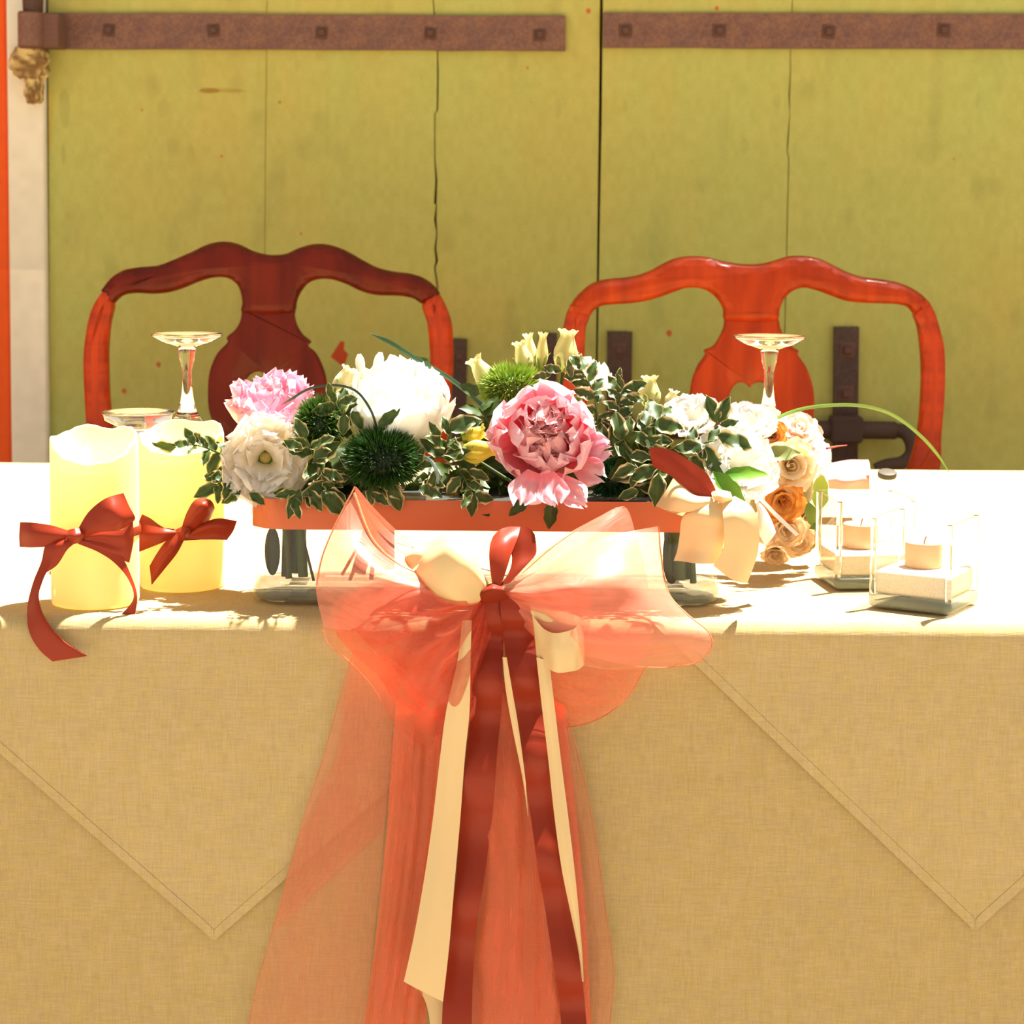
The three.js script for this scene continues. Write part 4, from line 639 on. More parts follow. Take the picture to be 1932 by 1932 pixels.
sprig('single curled leaf cluster on the rim between tuft and yellow buds', [[812, 880, -0.06], [806, 915, -0.045]], 3, 0.016, edged, [[790, 918, -0.042, -20, 0.023], [812, 925, -0.042, 80, 0.018], [775, 880, -0.05, 10, 0.022]]);
sprig('big sunny sprig behind the right side of the pink peony', [[1120, 860, -0.09], [1128, 790, -0.085], [1115, 730, -0.09], [1090, 690, -0.10]], 15, 0.019, edged, [[1060, 700, -0.09, 165, 0.018], [1078, 712, -0.085, 100, 0.017], [1040, 706, -0.09, 190, 0.018]]);
sprig('sunny sprig curling in front of the dark iron strap right of the peony', [[1150, 850, -0.09], [1165, 790, -0.085], [1172, 745, -0.09], [1180, 728, -0.09]], 14, 0.017, edged, [[1165, 722, -0.095, 80, 0.014], [1182, 745, -0.09, -30, 0.013], [1165, 742, -0.09, -80, 0.013]]);
sprig('thick sprig running right from the peony towards the white flowers', [[1120, 862, -0.075], [1165, 835, -0.065], [1215, 810, -0.065], [1255, 782, -0.08]], 18, 0.021, edged, [[1190, 815, -0.06, -30, 0.024], [1225, 830, -0.06, 0, 0.022]]);
sprig('shaded sprig hanging to the vase rim left of the rust ribbon', [[1180, 850, -0.06], [1205, 885, -0.048], [1238, 905, -0.042]], 4, 0.022, edged, [[1243, 892, -0.04, -95, 0.031, 0.1, 0.1], [1200, 880, -0.045, -160, 0.022], [1190, 905, -0.045, 30, 0.028], [1205, 925, -0.045, 200, 0.02]]);
sprig('sprig of broad leaves before the upper white flowers', [[1285, 850, -0.07], [1320, 838, -0.06], [1352, 830, -0.06]], 4, 0.02, edged, [[1272, 846, -0.055, 8, 0.03, 0, 0.5], [1330, 842, -0.052, -62, 0.036, 0.2, 0.3], [1352, 822, -0.06, -12, 0.034, 0, 0.6], [1300, 862, -0.055, -40, 0.022], [1265, 835, -0.06, 190, 0.02]]);
sprig('pair of upright cream edged leaves between two white flowers', [[1352, 812, -0.08], [1353, 795, -0.078]], 0, 0.02, edged, [[1352, 798, -0.075, 108, 0.027, 0.2, 0.2], [1356, 798, -0.074, 72, 0.026, -0.2, 0.2], [1358, 802, -0.072, 15, 0.018]]);
sprig('dark leaves hanging over the band under the pink peony', [[1010, 930, -0.045], [1015, 945, -0.042]], 0, 0.02, plain, [[1000, 938, -0.040, -140, 0.025], [1042, 945, -0.038, -97, 0.026], [985, 925, -0.045, -20, 0.02]]);
sprig('dark shaded leaves left of the pink peony below the long grass blade', [[930, 810, -0.09], [905, 770, -0.09]], 7, 0.018, plain, [[905, 745, -0.09, 150, 0.02]]);
sprig('bright green leaf behind the right post of the dark chair', [[800, 720, -0.13], [770, 690, -0.15]], 0, 0.02, plain, [[762, 692, -0.15, 18, 0.026], [790, 690, -0.15, 200, 0.02]]);
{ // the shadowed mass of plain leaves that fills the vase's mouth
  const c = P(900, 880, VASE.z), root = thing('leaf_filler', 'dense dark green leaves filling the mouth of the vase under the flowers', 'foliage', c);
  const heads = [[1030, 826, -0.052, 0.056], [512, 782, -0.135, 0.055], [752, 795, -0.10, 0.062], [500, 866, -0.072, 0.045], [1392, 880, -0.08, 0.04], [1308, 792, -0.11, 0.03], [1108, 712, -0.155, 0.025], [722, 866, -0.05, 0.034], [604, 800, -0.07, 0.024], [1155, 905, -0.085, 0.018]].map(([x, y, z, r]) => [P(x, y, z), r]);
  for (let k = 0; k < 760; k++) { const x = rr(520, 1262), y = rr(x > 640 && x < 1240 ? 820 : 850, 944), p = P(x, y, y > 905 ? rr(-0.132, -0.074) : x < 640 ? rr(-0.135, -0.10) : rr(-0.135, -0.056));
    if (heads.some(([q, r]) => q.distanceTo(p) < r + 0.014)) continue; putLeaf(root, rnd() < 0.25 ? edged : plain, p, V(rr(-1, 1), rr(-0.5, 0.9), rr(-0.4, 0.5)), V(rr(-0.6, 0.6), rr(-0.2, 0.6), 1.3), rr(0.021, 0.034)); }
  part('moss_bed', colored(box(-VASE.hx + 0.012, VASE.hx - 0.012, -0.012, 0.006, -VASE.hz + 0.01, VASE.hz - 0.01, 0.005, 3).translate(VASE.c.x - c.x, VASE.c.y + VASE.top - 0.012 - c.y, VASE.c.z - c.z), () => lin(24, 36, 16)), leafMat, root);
}
// two smooth leaves by the cream bow
{ const root = thing('glossy_leaf_pair', 'pair of smooth bright green leaves above the cream satin bow', 'leaf', P(1352, 905, -0.04));
  const gl = leafGeometry(1, 0.34, 0, 1, 4, 0.5); colored(gl, (u, v) => blend(lin(74, 128, 22), lin(128, 178, 44), v)); putLeaf(root, [gl], P(1345, 890, -0.035), V(0.72, -0.64, 0.1), V(0, 0.4, 1), 0.044); putLeaf(root, [gl], P(1362, 898, -0.045), V(1, 0.14, 0.1), V(0, 0.5, 1), 0.042); }
// long thin grass blades
function blade(label, pts, w, col, dash = 0) {
  const p = curve(pts.map((q) => P(...q)), 40), rows = [[], [], []]; p.forEach((q, i) => { const t = i / 40, d = p[min(40, i + 1)].clone().sub(p[max(0, i - 1)]).normalize(), s = V(-d.y, d.x, 0).normalize().multiplyScalar(w * min(1, (1 - t) * 5 + 0.15)); rows[0].push(q.clone().add(s)); rows[1].push(q.clone().add(V(0, 0, w * 0.4))); rows[2].push(q.clone().sub(s)); });
  const o = thing('grass_blade', label, 'grass blade', p[0], 'long grass blades in the flowers'); placed('blade', gridGeometry(rows), phys(col, { roughness: 0.45, transmission: 0.2, thickness: 0 }), o, p[0]);
}
blade('straight grass blade slanting up left across the dark chair post', [[915, 768, -0.10], [850, 715, -0.11], [790, 680, -0.12], [740, 648, -0.13], [698, 629, -0.14]], 0.0021, srgb(62, 96, 56));
blade('thin dark grass loop between the pale pink and white peonies', [[712, 812, -0.05], [700, 775, -0.045], [672, 738, -0.05], [635, 727, -0.055], [585, 733, -0.06], [548, 754, -0.07], [530, 764, -0.08]], 0.0011, srgb(46, 66, 34));
blade('long grass arc reaching right over the bouquet to the table', [[1412, 832, -0.12], [1440, 805, -0.13], [1500, 775, -0.17], [1580, 764, -0.22], [1640, 768, -0.26], [1690, 786, -0.30], [1740, 825, -0.33], [1772, 862, -0.35], [1792, 893, -0.36]], 0.0017, srgb(120, 158, 62));
blade('short wet grass tip curling into the vase before the dark foliage', [[800, 862, -0.05], [815, 872, -0.045], [825, 895, -0.042], [828, 925, -0.042]], 0.0016, srgb(150, 180, 170));

// ------------------------------------------------------------------ the bouquet of wood-shaving roses
{
  const z0 = -0.24, c = P(1490, 930, z0), root = thing('rose_bouquet', 'round bouquet of cream and golden wood roses lying right of the vase', 'bouquet', c);
  const pal = { cream: [lin(248, 224, 172), lin(246, 226, 186), lin(252, 242, 220)], gold: [lin(206, 128, 40), lin(252, 206, 118), lin(232, 166, 74)], white: [lin(240, 232, 226), lin(250, 246, 248), lin(254, 252, 255)], beige: [lin(206, 166, 116), lin(252, 236, 208), lin(236, 210, 168)], blush: [lin(238, 190, 160), lin(248, 220, 198), lin(253, 238, 226)] };
  function rose(px, py, z, rpx, kind, axis, label) {
    const o = new THREE.Group(); o.name = 'rose'; o.userData.label = label; root.add(o); o.position.copy(P(px, py, z)).sub(c); aim(o, V(...axis), rnd() * 6);
    const R = rpx * metre(z), cc = pal[kind], rows = [];
    for (let j = 0; j <= 6; j++) { const t = j / 6, row = []; for (let i = 0; i <= 70; i++) { const a = i / 70 * 2.6 * 2 * PI, q = i / 70, r = R * (0.07 + 0.40 * q) * (0.62 + 0.38 * t) + R * 0.012 * sin(a * 3); row.push(V(r * cos(a), R * (-0.75 + 0.95 * t - 0.18 * q * t + 0.05 * sin(a * 2.3) * t), r * sin(a))); } rows.push(row); }
    part('spiral_heart', colored(gridGeometry(rows), (u, v) => kind === 'gold' || kind === 'beige' ? blend(cc[1], cc[0], ease(0.7, 1, v) * 0.9 + 0.25 * noise(u * 60, v * 3, 23)) : blend(cc[0], cc[2], ease(0.1, 1, v) * 0.7 + 0.3 * u)), petalMat, o);
    for (const [n, tilt, L, W, cup, lip, ph] of [[4, 0.42, 1.05, 1.15, 0.35, 1.1, 0], [5, 0.72, 1.15, 1.2, 0.35, 1.3, 0.5], [5, 1.02, 1.2, 1.25, 0.3, 1.1, 0.2]])
      for (let k = 0; k < n; k++) addPetal(o, colored(petal({ L: R * L, W: R * W * rr(0.9, 1.1), cup, lip, dish: 0.38, ruffle: R * 0.03, freq: 1.6, notch: 0.03, foot: 0.45, colors: cc, n: 8, m: 9 }), (u, v) => { const e = v + 0.1 * (noise(u * 6, v * 4 + k, 29) - 0.5), g = kind === 'gold' || kind === 'beige' ? 0.35 * ease(0.4, 0.7, noise(u * 2, v * 14 + k, 31)) : 0; return blend(blend(cc[0], cc[1], ease(0.05, 0.5, e)), cc[kind === 'gold' || kind === 'beige' ? 0 : 2], ease(0.72, 1, e) * 0.75 + g); }), k / n * 2 * PI + ph + rr(-0.1, 0.1), tilt, R * 0.06, -R * 0.75);
  }
  rose(1404, 775, -0.250, 26, 'gold', [-0.3, 0.8, 0.5]); rose(1440, 785, -0.240, 34, 'blush', [-0.1, 0.8, 0.6]); rose(1456, 820, -0.205, 28, 'gold', [-0.4, 0.3, 1]);
  rose(1508, 806, -0.240, 42, 'blush', [0.1, 0.8, 0.7], 'blush rose on top'); rose(1540, 856, -0.240, 44, 'white', [0.6, 0.3, 0.7], 'white rose'); rose(1494, 878, -0.185, 50, 'cream', [0.05, 0.1, 1], 'largest cream rose, face on');
  rose(1478, 948, -0.185, 42, 'gold', [0.05, -0.15, 1], 'golden rose'); rose(1486, 1002, -0.195, 38, 'beige', [0.0, -0.35, 0.9]); rose(1508, 1024, -0.225, 34, 'beige', [0.3, -0.4, 0.8]); rose(1445, 1000, -0.200, 34, 'blush', [-0.4, -0.3, 0.8]);
  rose(1463, 1050, -0.205, 26, 'beige', [-0.1, -0.6, 0.7]); rose(1536, 975, -0.275, 30, 'cream', [0.7, -0.2, 0.6]); rose(1526, 1030, -0.265, 22, 'gold', [0.5, -0.5, 0.6]); rose(1418, 850, -0.230, 36, 'white', [-0.6, 0.2, 0.7]);
  part('flower_core', colored(new THREE.SphereGeometry(0.042, 24, 18), () => lin(150, 130, 84)).scale(0.8, 1.1, 0.7).translate(-0.004, 0.002, -0.045), leafMat, root);
  const gl = leafGeometry(1, 0.4, 0.03, 1, 9, 0.4), lf = (x, y, z, dx, dy, L, c0, c1) => { const g = colored(gl.clone(), (u, v) => blend(c0, c1, v)); const p = P(x, y, z); putLeaf(root, [g], p, V(dx, dy, 0.1), V(0, 0.4, 1), L); };
  lf(1438, 858, -0.168, 1, 0.12, 0.037, lin(112, 126, 62), lin(150, 160, 96)); lf(1545, 965, -0.245, 0.05, 1, 0.04, lin(120, 150, 50), lin(170, 186, 74)); lf(1522, 945, -0.25, 0.35, -1, 0.03, lin(92, 120, 44), lin(140, 160, 64));
  lf(1538, 985, -0.245, -0.15, -1, 0.03, lin(92, 116, 44), lin(130, 150, 64));
  const satin = phys(srgb(244, 208, 212), { roughness: 0.5, sheen: 0.4, sheenColor: srgb(255, 230, 235) }), strip = (rows, m = satin) => placed('ribbon', loft(rows, { n: 20, m: 6 }), m, root, c);
  strip([[[1404, 928, -0.105], [1432, 936, -0.12], [1466, 968, -0.14], [1508, 1008, -0.16]], [[1404, 936, -0.103], [1430, 943, -0.118], [1462, 975, -0.138], [1502, 1012, -0.158]]]);
  strip([[[1418, 936, -0.08], [1440, 955, -0.08], [1455, 980, -0.08], [1464, 1004, -0.085]], [[1424, 945, -0.076], [1434, 968, -0.07], [1444, 992, -0.072], [1458, 1014, -0.08]], [[1428, 958, -0.08], [1430, 980, -0.078], [1432, 1005, -0.08], [1444, 1030, -0.09]]], petalMatWhite());
  placed('red_spike', tube([P(1560, 846, -0.24), P(1580, 842, -0.25), P(1598, 840, -0.26)], 0.0012, 6, 6, 0.4), std(srgb(190, 70, 50)), root, c);
}
function petalMatWhite() { return phys(srgb(250, 244, 240), { roughness: 0.5 }); }
// ------------------------------------------------------------------ the great organza and satin bow on the front of the table
const weave = texture(512, 256, (x, y) => {                         // gathered gauze: the folds along its length are denser, with a faint watered sheen
  const w = 3 * noise(x / 90, y / 40, 101), r = 1 - abs(2 * noise(x / 140, y / 17 + w, 102) - 1), q = 1 - abs(2 * noise(x / 90, y / 8 + w, 103) - 1), m = noise(x / 26, y / 26, 104);
  return 0.66 + 0.17 * r * r + 0.10 * q + 0.16 * (m - 0.5);
}, false);
const organza = (hex, opacity) => new THREE.MeshPhysicalMaterial({ color: hex, roughness: 0.4, transparent: true, opacity, alphaMap: weave, bumpMap: weave, bumpScale: 0.0012, side: THREE.DoubleSide, sheen: 0.6, sheenColor: srgb(255, 190, 130), sheenRoughness: 0.35 });
const sheer = organza(srgb(234, 124, 84), 0.38), dense = organza(srgb(236, 100, 58), 0.55), puff = organza(srgb(224, 84, 54), 0.55), loopSheer = organza(srgb(238, 138, 110), 0.66), hemMat = organza(srgb(246, 160, 104), 0.9);  // sunlight on the loops is put into the paler loopSheer; puff is toned darker
{
  const K = [929, 1112, 0.030], kp = P(...K), root = thing('organza_bow', 'large coral organza and satin bow on the table edge with long tails hanging down', 'bow', kp);
  const add = (name, rows, m, o = {}) => placed(name, loft(rows, { n: 40, m: 22, ...o }), m, root, kp);
  const edge = (pts, r = 0.0011) => placed('rolled_hem', tube(pts.map((q) => P(...q)), r * 0.75, 6, 40), hemMat, root, kp);
  const rip = (amp, f, g, ph = 0) => (s, t) => amp * sin(PI * min(1, s * 1.1)) * (sin(f * t * 2 * PI + ph + 3 * s) + 0.6 * sin(g * t * 2 * PI + 5 * s + ph));
  // left upper loop: front and back panels meeting at the peak
  add('organza_loop', [
    [K, [850, 1094, 0.034], [766, 1072, 0.034], [706, 1022, 0.028], [668, 930, 0.010]],
    [K, [845, 1104, 0.044], [752, 1085, 0.052], [676, 1045, 0.046], [634, 990, 0.022]],
    [K, [840, 1122, 0.050], [748, 1112, 0.062], [668, 1096, 0.054], [599, 1075, 0.026]],
    [K, [842, 1142, 0.046], [752, 1150, 0.056], [676, 1152, 0.050], [597, 1120, 0.024]],
    [K, [848, 1158, 0.040], [765, 1176, 0.046], [690, 1190, 0.042], [611, 1184, 0.020]]], loopSheer, { wave: rip(0.0016, 3, 7) });
  add('organza_loop', [
    [K, [860, 1060, 0.018], [790, 1030, 0.010], [722, 975, 0.004], [672, 918, 0.004]],
    [K, [856, 1075, 0.024], [780, 1048, 0.020], [714, 1000, 0.014], [670, 924, 0.008]],
    [K, [852, 1090, 0.030], [768, 1070, 0.030], [707, 1020, 0.024], [668, 930, 0.010]]], sheer, { wave: rip(0.001, 2, 5) });
  edge([[900, 1106, 0.033], [850, 1094, 0.035], [766, 1072, 0.035], [706, 1022, 0.029], [668, 930, 0.011]], 0.0016);
  edge([[670, 918, 0.010], [648, 960, 0.016], [628, 1000, 0.022], [608, 1050, 0.026], [597, 1105, 0.025]]);
  // left lower puff, several crumpled layers
  for (const [k, sc, m, z] of [[0, 1, sheer, 0.012], [1, 0.93, puff, 0.022], [2, 0.82, puff, 0.034]]) {
    const at = (x, y, d) => [K[0] + (x - K[0]) * sc, K[1] + (y - K[1]) * sc, d];
    add('organza_puff', [
      [K, at(850, 1100, z + 0.010), at(760, 1090, z + 0.016), at(690, 1100, z + 0.014), at(640, 1125, z)],
      [K, at(845, 1130, z + 0.020), at(750, 1140, z + 0.028), at(680, 1165, z + 0.022), at(609, 1190, z)],
      [K, at(850, 1165, z + 0.024), at(765, 1190, z + 0.036), at(700, 1215, z + 0.028), at(636, 1232, z)],
      [K, at(860, 1200, z + 0.024), at(785, 1235, z + 0.036), at(740, 1270, z + 0.026), at(700, 1292, z)],
      [K, at(870, 1220, z + 0.020), at(815, 1280, z + 0.032), at(775, 1325, z + 0.022), at(745, 1365, z)],
      [K, at(885, 1230, z + 0.016), at(850, 1300, z + 0.026), at(825, 1365, z + 0.018), at(806, 1412, z)],
      [K, at(905, 1230, z + 0.010), at(885, 1300, z + 0.018), at(868, 1370, z + 0.012), at(850, 1424, z)],
      [K, at(925, 1220, z), at(905, 1270, z + 0.006), at(895, 1340, z + 0.004), at(888, 1402, z)]], m, { n: 50, m: 56, wave: (s, t) => 0.0055 * sin(PI * min(1, s)) * (sin(19 * t + 2.5 * s + k * 2) + 0.7 * sin(37 * t - 6 * s + k) + 0.8 * (noise(t * 9 + k * 5, s * 5, 55) - 0.5)) });
  }
  edge([[609, 1188, 0.020], [618, 1215, 0.016], [650, 1240, 0.013], [700, 1292, 0.013], [745, 1365, 0.013], [806, 1412, 0.013], [850, 1424, 0.013], [888, 1404, 0.014], [893, 1340, 0.018], [895, 1260, 0.022]], 0.0009);
  // right loops
  add('organza_loop', [
    [K, [985, 1070, 0.020], [1040, 1030, 0.014], [1075, 1005, 0.006], [1120, 980, 0.000]],
    [K, [1000, 1080, 0.026], [1070, 1030, 0.020], [1130, 990, 0.010], [1178, 956, -0.004]],
    [K, [1005, 1095, 0.030], [1080, 1060, 0.030], [1150, 1030, 0.018], [1200, 1010, 0.000]],
    [K, [1010, 1120, 0.034], [1090, 1110, 0.036], [1160, 1100, 0.024], [1222, 1100, 0.004]],
    [K, [1010, 1150, 0.034], [1080, 1170, 0.036], [1150, 1190, 0.026], [1228, 1200, 0.010]],
    [K, [1005, 1175, 0.028], [1060, 1210, 0.030], [1120, 1240, 0.024], [1200, 1258, 0.014]]], loopSheer, { wave: rip(0.0014, 3, 6, 1) });
  add('organza_loop', [
    [K, [990, 1088, 0.034], [1060, 1050, 0.036], [1140, 1015, 0.022], [1243, 992, -0.012]],
    [K, [1000, 1098, 0.044], [1080, 1070, 0.054], [1170, 1045, 0.042], [1247, 1045, -0.002]],
    [K, [1005, 1112, 0.050], [1095, 1100, 0.066], [1190, 1095, 0.056], [1262, 1120, 0.014]],
    [K, [1010, 1130, 0.052], [1105, 1140, 0.070], [1210, 1150, 0.062], [1300, 1162, 0.030]],
    [K, [1010, 1150, 0.050], [1105, 1175, 0.068], [1215, 1195, 0.064], [1338, 1194, 0.040]],
    [K, [1008, 1170, 0.046], [1090, 1205, 0.060], [1200, 1225, 0.058], [1344, 1216, 0.042]],
    [K, [1005, 1185, 0.040], [1070, 1225, 0.050], [1170, 1250, 0.048], [1318, 1248, 0.036]],
    [K, [1000, 1195, 0.034], [1055, 1240, 0.040], [1130, 1262, 0.038], [1262, 1259, 0.028]]], loopSheer, { n: 46, m: 40, wave: rip(0.003, 2.3, 5, 2) });
  add('organza_loop', [
    [K, [980, 1100, 0.030], [1040, 1085, 0.034], [1100, 1080, 0.034]], [K, [990, 1115, 0.044], [1050, 1112, 0.050], [1112, 1115, 0.050]],
    [K, [990, 1130, 0.044], [1050, 1145, 0.050], [1115, 1155, 0.050]], [K, [990, 1150, 0.036], [1045, 1190, 0.042], [1105, 1215, 0.042]], [K, [980, 1170, 0.030], [1030, 1225, 0.034], [1080, 1258, 0.034]]], dense, { wave: rip(0.003, 3, 6, 3) });
  edge([[1243, 992, -0.012], [1247, 1045, -0.002], [1262, 1120, 0.014], [1298, 1160, 0.030], [1338, 1194, 0.040], [1344, 1216, 0.042], [1318, 1248, 0.036], [1262, 1259, 0.028], [1200, 1258, 0.026]], 0.0009);
  edge([[985, 1082, 0.024], [1040, 1034, 0.016], [1080, 1006, 0.008], [1130, 976, 0.000], [1178, 956, -0.004]], 0.0007);
  add('organza_drape', [
    [[960, 1180, 0.022], [1040, 1240, 0.026], [1130, 1262, 0.024], [1216, 1262, 0.018]], [[962, 1200, 0.022], [1035, 1270, 0.028], [1115, 1300, 0.026], [1190, 1308, 0.014]],
    [[965, 1220, 0.020], [1030, 1295, 0.026], [1095, 1330, 0.022], [1150, 1345, 0.012]], [[968, 1240, 0.018], [1020, 1310, 0.022], [1060, 1350, 0.018], [1102, 1367, 0.011]], [[970, 1260, 0.016], [1005, 1325, 0.018], [1035, 1360, 0.014], [1062, 1373, 0.010]]], dense, { wave: rip(0.0015, 2, 5) });
  edge([[1216, 1262, 0.018], [1190, 1308, 0.014], [1150, 1345, 0.012], [1102, 1367, 0.011], [1062, 1373, 0.010]], 0.0008);
  // organza tails
  const fold = (a, f, ph = 0) => (s, t) => a * ease(0, 0.2, s) * (sin(f * t * 2 * PI + ph) + 0.35 * sin(f * 2.3 * t * 2 * PI + 4 * s));
  add('organza_tail', [
    [[668, 1225, 0.014], [642, 1310, 0.012], [615, 1410, 0.012], [580, 1520, 0.012], [549, 1630, 0.012], [519, 1740, 0.012], [489, 1840, 0.012], [469, 1932, 0.012], [464, 1980, 0.012]],
    [[705, 1240, 0.018], [692, 1320, 0.014], [668, 1410, 0.013], [648, 1520, 0.014], [625, 1630, 0.013], [606, 1740, 0.014], [590, 1840, 0.013], [580, 1932, 0.013], [578, 1980, 0.013]],
    [[745, 1260, 0.018], [742, 1330, 0.015], [738, 1410, 0.014], [728, 1520, 0.013], [720, 1630, 0.014], [708, 1740, 0.013], [698, 1840, 0.014], [690, 1932, 0.013], [688, 1980, 0.013]]], sheer, { n: 60, wave: fold(0.0012, 1.6) });
  add('organza_tail', [
    [[672, 1225, 0.010], [650, 1310, 0.008], [640, 1410, 0.008], [610, 1480, 0.008], [560, 1590, 0.008], [515, 1760, 0.008]],
    [[720, 1240, 0.012], [700, 1320, 0.009], [690, 1410, 0.008], [700, 1500, 0.008], [700, 1570, 0.008], [600, 1680, 0.008]],
    [[760, 1260, 0.012], [750, 1330, 0.009], [742, 1420, 0.008], [735, 1500, 0.008], [722, 1560, 0.008], [690, 1600, 0.008]]], sheer, { n: 40, wave: fold(0.0006, 2) });
  edge([[668, 1225, 0.0145], [642, 1310, 0.0125], [615, 1410, 0.0125], [580, 1520, 0.0125], [549, 1630, 0.0125], [519, 1740, 0.0125], [489, 1840, 0.0125], [469, 1932, 0.0125], [464, 1980, 0.0125]], 0.0008);
  const strip = (l, r, z, n = 3) => Array.from({ length: n }, (_, k) => l.map(([x, y], i) => [x + (r[i][0] - x) * k / (n - 1), y + (r[i][1] - y) * k / (n - 1), z + (k % 2 ? 0.006 : 0)]));
  for (const z of [0.014, 0.019]) add('organza_tail', strip([[748, 1320], [738, 1440], [730, 1560], [718, 1680], [706, 1790], [692, 1900], [682, 1980]], [[862, 1360], [858, 1440], [850, 1560], [838, 1680], [820, 1790], [806, 1900], [800, 1980]], z, 5), dense, { n: 50, m: 26, wave: fold(0.0022, 3, z * 300) });
  for (const z of [0.012, 0.017]) add('organza_tail', strip([[885, 1260], [888, 1400], [884, 1560], [876, 1720], [868, 1860], [862, 1980]], [[1064, 1330], [1078, 1450], [1092, 1580], [1104, 1720], [1112, 1860], [1118, 1980]], z, 5), dense, { n: 50, m: 30, wave: fold(0.0022, 4, z * 200) });
  add('organza_tail', strip([[1030, 1320], [1052, 1440], [1072, 1570], [1088, 1700], [1096, 1830], [1090, 1980]], [[1072, 1360], [1098, 1450], [1126, 1590], [1142, 1710], [1158, 1835], [1146, 1980]], 0.010), sheer, { n: 50, wave: fold(0.001, 2) });
  edge([[1072, 1360, 0.0105], [1098, 1450, 0.0105], [1126, 1590, 0.0105], [1142, 1710, 0.0105], [1158, 1835, 0.0105], [1146, 1980, 0.0105]], 0.0008);
  // satin loops: cream, rust, cream
  const sat = (name, rows, m, wave) => placed(name, loft(rows, { n: 36, m: 12, wave }), m, root, kp);
  sat('cream_loop', [[[922, 1100, 0.040], [890, 1040, 0.050], [866, 1014, 0.046], [840, 1010, 0.032]], [[920, 1108, 0.046], [876, 1060, 0.066], [846, 1030, 0.062], [834, 1022, 0.040]], [[912, 1118, 0.048], [850, 1090, 0.070], [816, 1068, 0.062], [800, 1048, 0.040]], [[908, 1130, 0.046], [856, 1130, 0.062], [806, 1110, 0.052], [782, 1078, 0.034]], [[900, 1140, 0.040], [870, 1142, 0.046], [824, 1128, 0.040], [776, 1072, 0.030]]], cream, (s, t) => 0.0014 * sin(9 * t) * sin(PI * s));
  sat('cream_loop', [[[840, 1010, 0.032], [806, 1024, 0.024], [776, 1036, 0.020], [764, 1046, 0.020]], [[834, 1020, 0.040], [806, 1042, 0.036], [780, 1044, 0.030], [764, 1050, 0.026]], [[804, 1052, 0.040], [792, 1058, 0.036], [776, 1062, 0.030], [764, 1054, 0.026]], [[778, 1074, 0.032], [774, 1072, 0.030], [768, 1066, 0.026], [763, 1056, 0.022]]], cream);
  sat('cream_loop', [[[1000, 1140, 0.044], [1030, 1148, 0.050], [1070, 1156, 0.050], [1095, 1164, 0.040]], [[1004, 1160, 0.046], [1036, 1176, 0.052], [1072, 1182, 0.056], [1100, 1182, 0.042]], [[1010, 1178, 0.044], [1034, 1192, 0.044], [1066, 1194, 0.042], [1096, 1188, 0.034]]], cream);
  sat('cream_loop', [[[1096, 1166, 0.040], [1080, 1188, 0.062], [1052, 1194, 0.066], [1028, 1188, 0.058], [1004, 1160, 0.048]], [[1102, 1200, 0.040], [1084, 1222, 0.064], [1054, 1228, 0.068], [1028, 1218, 0.060], [1008, 1190, 0.048]], [[1103, 1254, 0.038], [1084, 1266, 0.060], [1054, 1269, 0.064], [1030, 1258, 0.056], [1012, 1236, 0.046]]], cream, (s, t) => 0.0012 * sin(14 * s));
  sat('rust_loop', [[[960, 994, 0.012], [982, 993, 0.014], [1000, 998, 0.018], [1009, 1008, 0.022]], [[958, 1018, 0.018], [982, 1018, 0.021], [1001, 1022, 0.023], [1012, 1030, 0.025]], [[966, 1052, 0.026], [982, 1046, 0.027], [998, 1048, 0.028], [1011, 1046, 0.029]], [[960, 1080, 0.034], [970, 1072, 0.034], [982, 1068, 0.034], [992, 1068, 0.034]], [[942, 1106, 0.040], [950, 1104, 0.040], [956, 1102, 0.040], [962, 1100, 0.040]]], rustDark);
  sat('rust_loop', [[[930, 1012, 0.024], [942, 1000, 0.020], [960, 994, 0.014], [982, 994, 0.014]], [[924, 1030, 0.036], [940, 1024, 0.035], [956, 1018, 0.032], [976, 1016, 0.026]], [[923, 1056, 0.042], [938, 1056, 0.043], [952, 1054, 0.042], [964, 1048, 0.038]], [[926, 1084, 0.044], [936, 1084, 0.045], [946, 1082, 0.045], [956, 1074, 0.043]], [[930, 1108, 0.045], [937, 1108, 0.046], [942, 1106, 0.046], [947, 1100, 0.045]]], rust);
  sat('knot', [[[916, 1104, 0.040], [930, 1100, 0.046], [944, 1102, 0.042]], [[908, 1116, 0.050], [928, 1112, 0.055], [950, 1112, 0.050]], [[900, 1128, 0.046], [924, 1128, 0.050], [956, 1122, 0.046]], [[898, 1136, 0.038], [922, 1138, 0.042], [958, 1130, 0.038]]], rustDark);
  // satin tails
  const wav = (a, f, ph) => (s, t) => a * ease(0, 0.12, s) * sin(f * s * 2 * PI + ph) + 0.001 * sin(3 * t);
  const ten = (l, r, z) => [l.map(([x, y]) => [x, y, z]), l.map(([x, y], i) => [(x + r[i][0]) / 2, (y + r[i][1]) / 2, z + 0.0015]), r.map(([x, y]) => [x, y, z])];
  sat('cream_tail', ten([[872, 1170], [864, 1240], [842, 1340], [830, 1430], [816, 1550], [800, 1660], [780, 1770], [762, 1850]], [[890, 1170], [888, 1240], [886, 1340], [877, 1430], [868, 1550], [858, 1660], [848, 1780], [836, 1888]], 0.050), cream, wav(0.004, 1.4, 0));
  sat('cream_tail', ten([[780, 1862], [800, 1884], [812, 1940], [808, 1985]], [[846, 1862], [846, 1890], [836, 1940], [830, 1985]], 0.020), cream);
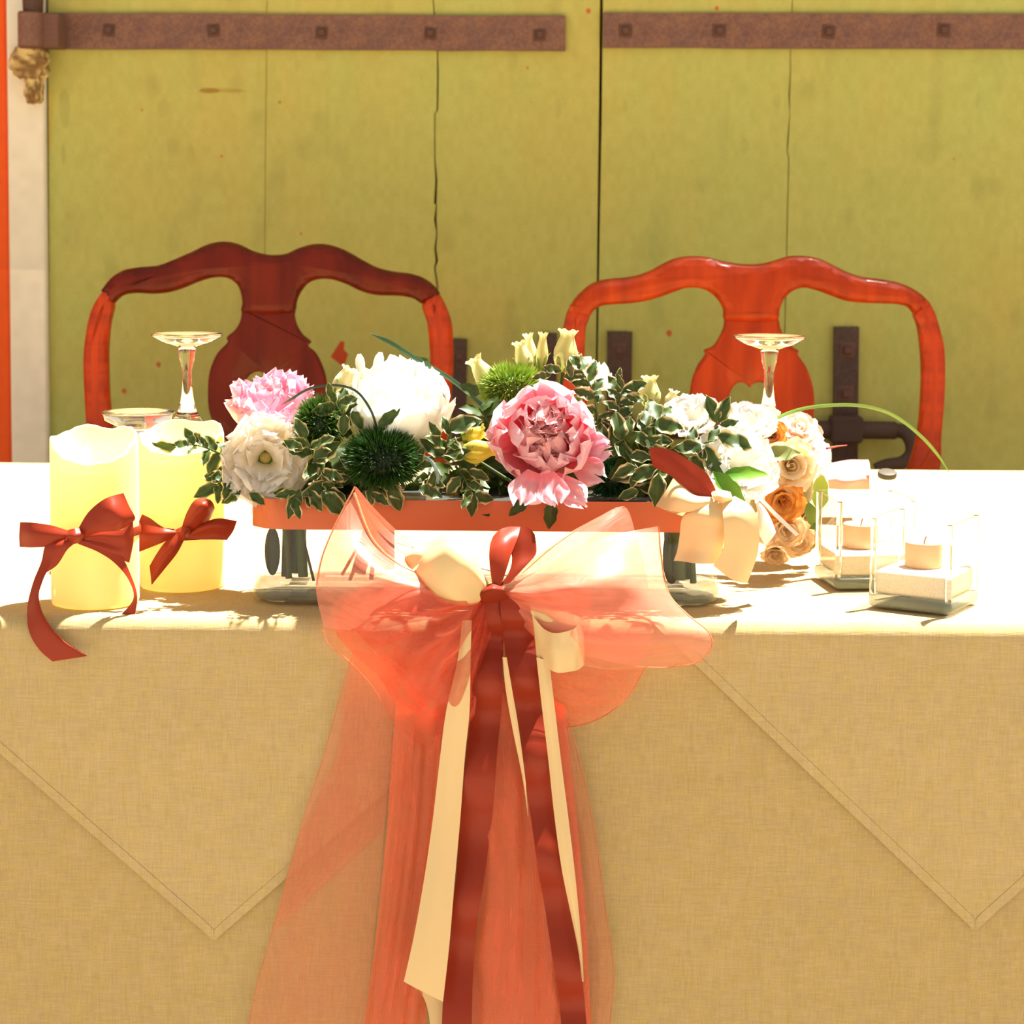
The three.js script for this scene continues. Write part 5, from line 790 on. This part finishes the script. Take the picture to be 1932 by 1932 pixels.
  sat('rust_tail', ten([[896, 1130], [882, 1200], [892, 1260], [890, 1340], [880, 1420], [868, 1530], [862, 1640], [850, 1740], [838, 1850], [832, 1985]], [[950, 1130], [950, 1200], [948, 1260], [946, 1340], [938, 1420], [930, 1530], [916, 1640], [900, 1740], [892, 1850], [890, 1985]], 0.034), rust, wav(0.011, 4.2, 1.2));
  sat('rust_tail', ten([[942, 1124], [948, 1190], [958, 1270], [966, 1350], [984, 1450], [1004, 1560], [1020, 1670], [1040, 1790], [1056, 1900], [1062, 1985]], [[998, 1128], [1006, 1190], [1016, 1270], [1026, 1350], [1040, 1450], [1060, 1560], [1076, 1670], [1092, 1790], [1104, 1900], [1110, 1985]], 0.036), rust, wav(0.011, 5.2, 0.4));
  sat('cream_tail', ten([[948, 1240], [954, 1300], [966, 1370], [986, 1470], [996, 1540]], [[956, 1240], [966, 1300], [978, 1370], [991, 1470], [997, 1540]], 0.054), cream);
  sat('cream_tail', ten([[1012, 1240], [1022, 1330], [1034, 1430], [1046, 1540], [1060, 1640], [1076, 1720], [1092, 1800], [1098, 1850]], [[1036, 1246], [1046, 1330], [1058, 1430], [1072, 1540], [1084, 1640], [1092, 1720], [1099, 1800], [1101, 1850]], 0.052), cream, wav(0.003, 2, 1));
}
{ // the cream bow with one rust loop at the right end of the vase
  const K = [1364, 940, -0.02], kp = P(...K), root = thing('satin_bow', 'cream satin bow with a rust ribbon loop on the right end of the vase', 'bow', kp);
  const sat = (name, rows, m, wave) => placed(name, loft(rows, { n: 36, m: 14, wave }), m, root, kp);
  sat('rust_loop', [[[1225, 843, -0.035], [1262, 848, -0.028], [1300, 868, -0.022], [1334, 894, -0.022], [1354, 932, -0.02]], [[1227, 861, -0.034], [1262, 873, -0.025], [1296, 894, -0.019], [1322, 918, -0.019], [1350, 938, -0.018]], [[1232, 880, -0.035], [1262, 896, -0.026], [1288, 916, -0.019], [1312, 934, -0.018], [1346, 942, -0.02]]], rust);
  sat('cream_loop', [[[1270, 902, -0.03], [1286, 918, -0.018], [1310, 934, -0.014], [1350, 938, -0.018]], [[1256, 926, -0.026], [1280, 938, -0.008], [1310, 946, -0.006], [1352, 942, -0.014]], [[1237, 954, -0.03], [1264, 964, -0.012], [1300, 966, -0.006], [1352, 946, -0.012]]], cream);
  sat('cream_loop_back', [[[1237, 954, -0.03], [1262, 965, -0.026], [1288, 974, -0.022]], [[1268, 925, -0.034], [1290, 940, -0.03], [1310, 950, -0.026]], [[1270, 902, -0.03], [1300, 925, -0.028], [1330, 938, -0.024]]], cream);
  sat('cream_tail', [[[1352, 940, -0.014], [1312, 962, -0.008], [1288, 976, -0.012], [1282, 1010, -0.014], [1277, 1040, -0.014], [1271, 1058, -0.012]], [[1358, 944, -0.012], [1336, 972, -0.002], [1322, 990, -0.004], [1316, 1015, -0.006], [1312, 1040, -0.008], [1308, 1062, -0.006]], [[1364, 944, -0.012], [1366, 975, -0.002], [1366, 1000, -0.006], [1366, 1020, -0.008], [1362, 1042, -0.010], [1358, 1064, -0.010]]], cream, (s, t) => 0.0022 * sin(8 * t + 3 * s) * s);
  sat('cream_tail', [[[1362, 942, -0.010], [1364, 975, 0.004], [1366, 1010, 0.004], [1362, 1040, -0.004], [1345, 1066, -0.008]], [[1374, 942, -0.010], [1390, 972, 0.006], [1398, 1010, 0.004], [1396, 1050, -0.002], [1378, 1092, -0.006]], [[1386, 936, -0.014], [1418, 956, -0.006], [1430, 985, -0.006], [1430, 1040, -0.012], [1410, 1100, -0.016]]], cream, (s, t) => 0.002 * sin(7 * t + 2) * s);
  sat('knot', [[[1342, 928, -0.02], [1358, 924, -0.012], [1378, 928, -0.018]], [[1344, 938, -0.008], [1362, 938, 0.002], [1382, 940, -0.008]], [[1350, 946, -0.014], [1364, 950, -0.006], [1382, 948, -0.014]]], cream);
  placed('loose_thread', tube([P(1388, 952, -0.004), P(1396, 958, -0.002), P(1402, 968, -0.002), P(1412, 970, -0.002), P(1420, 968, -0.004)], 0.0009, 5, 14), std(srgb(250, 246, 236)), root, kp);
}
renderer.render(scene, camera);
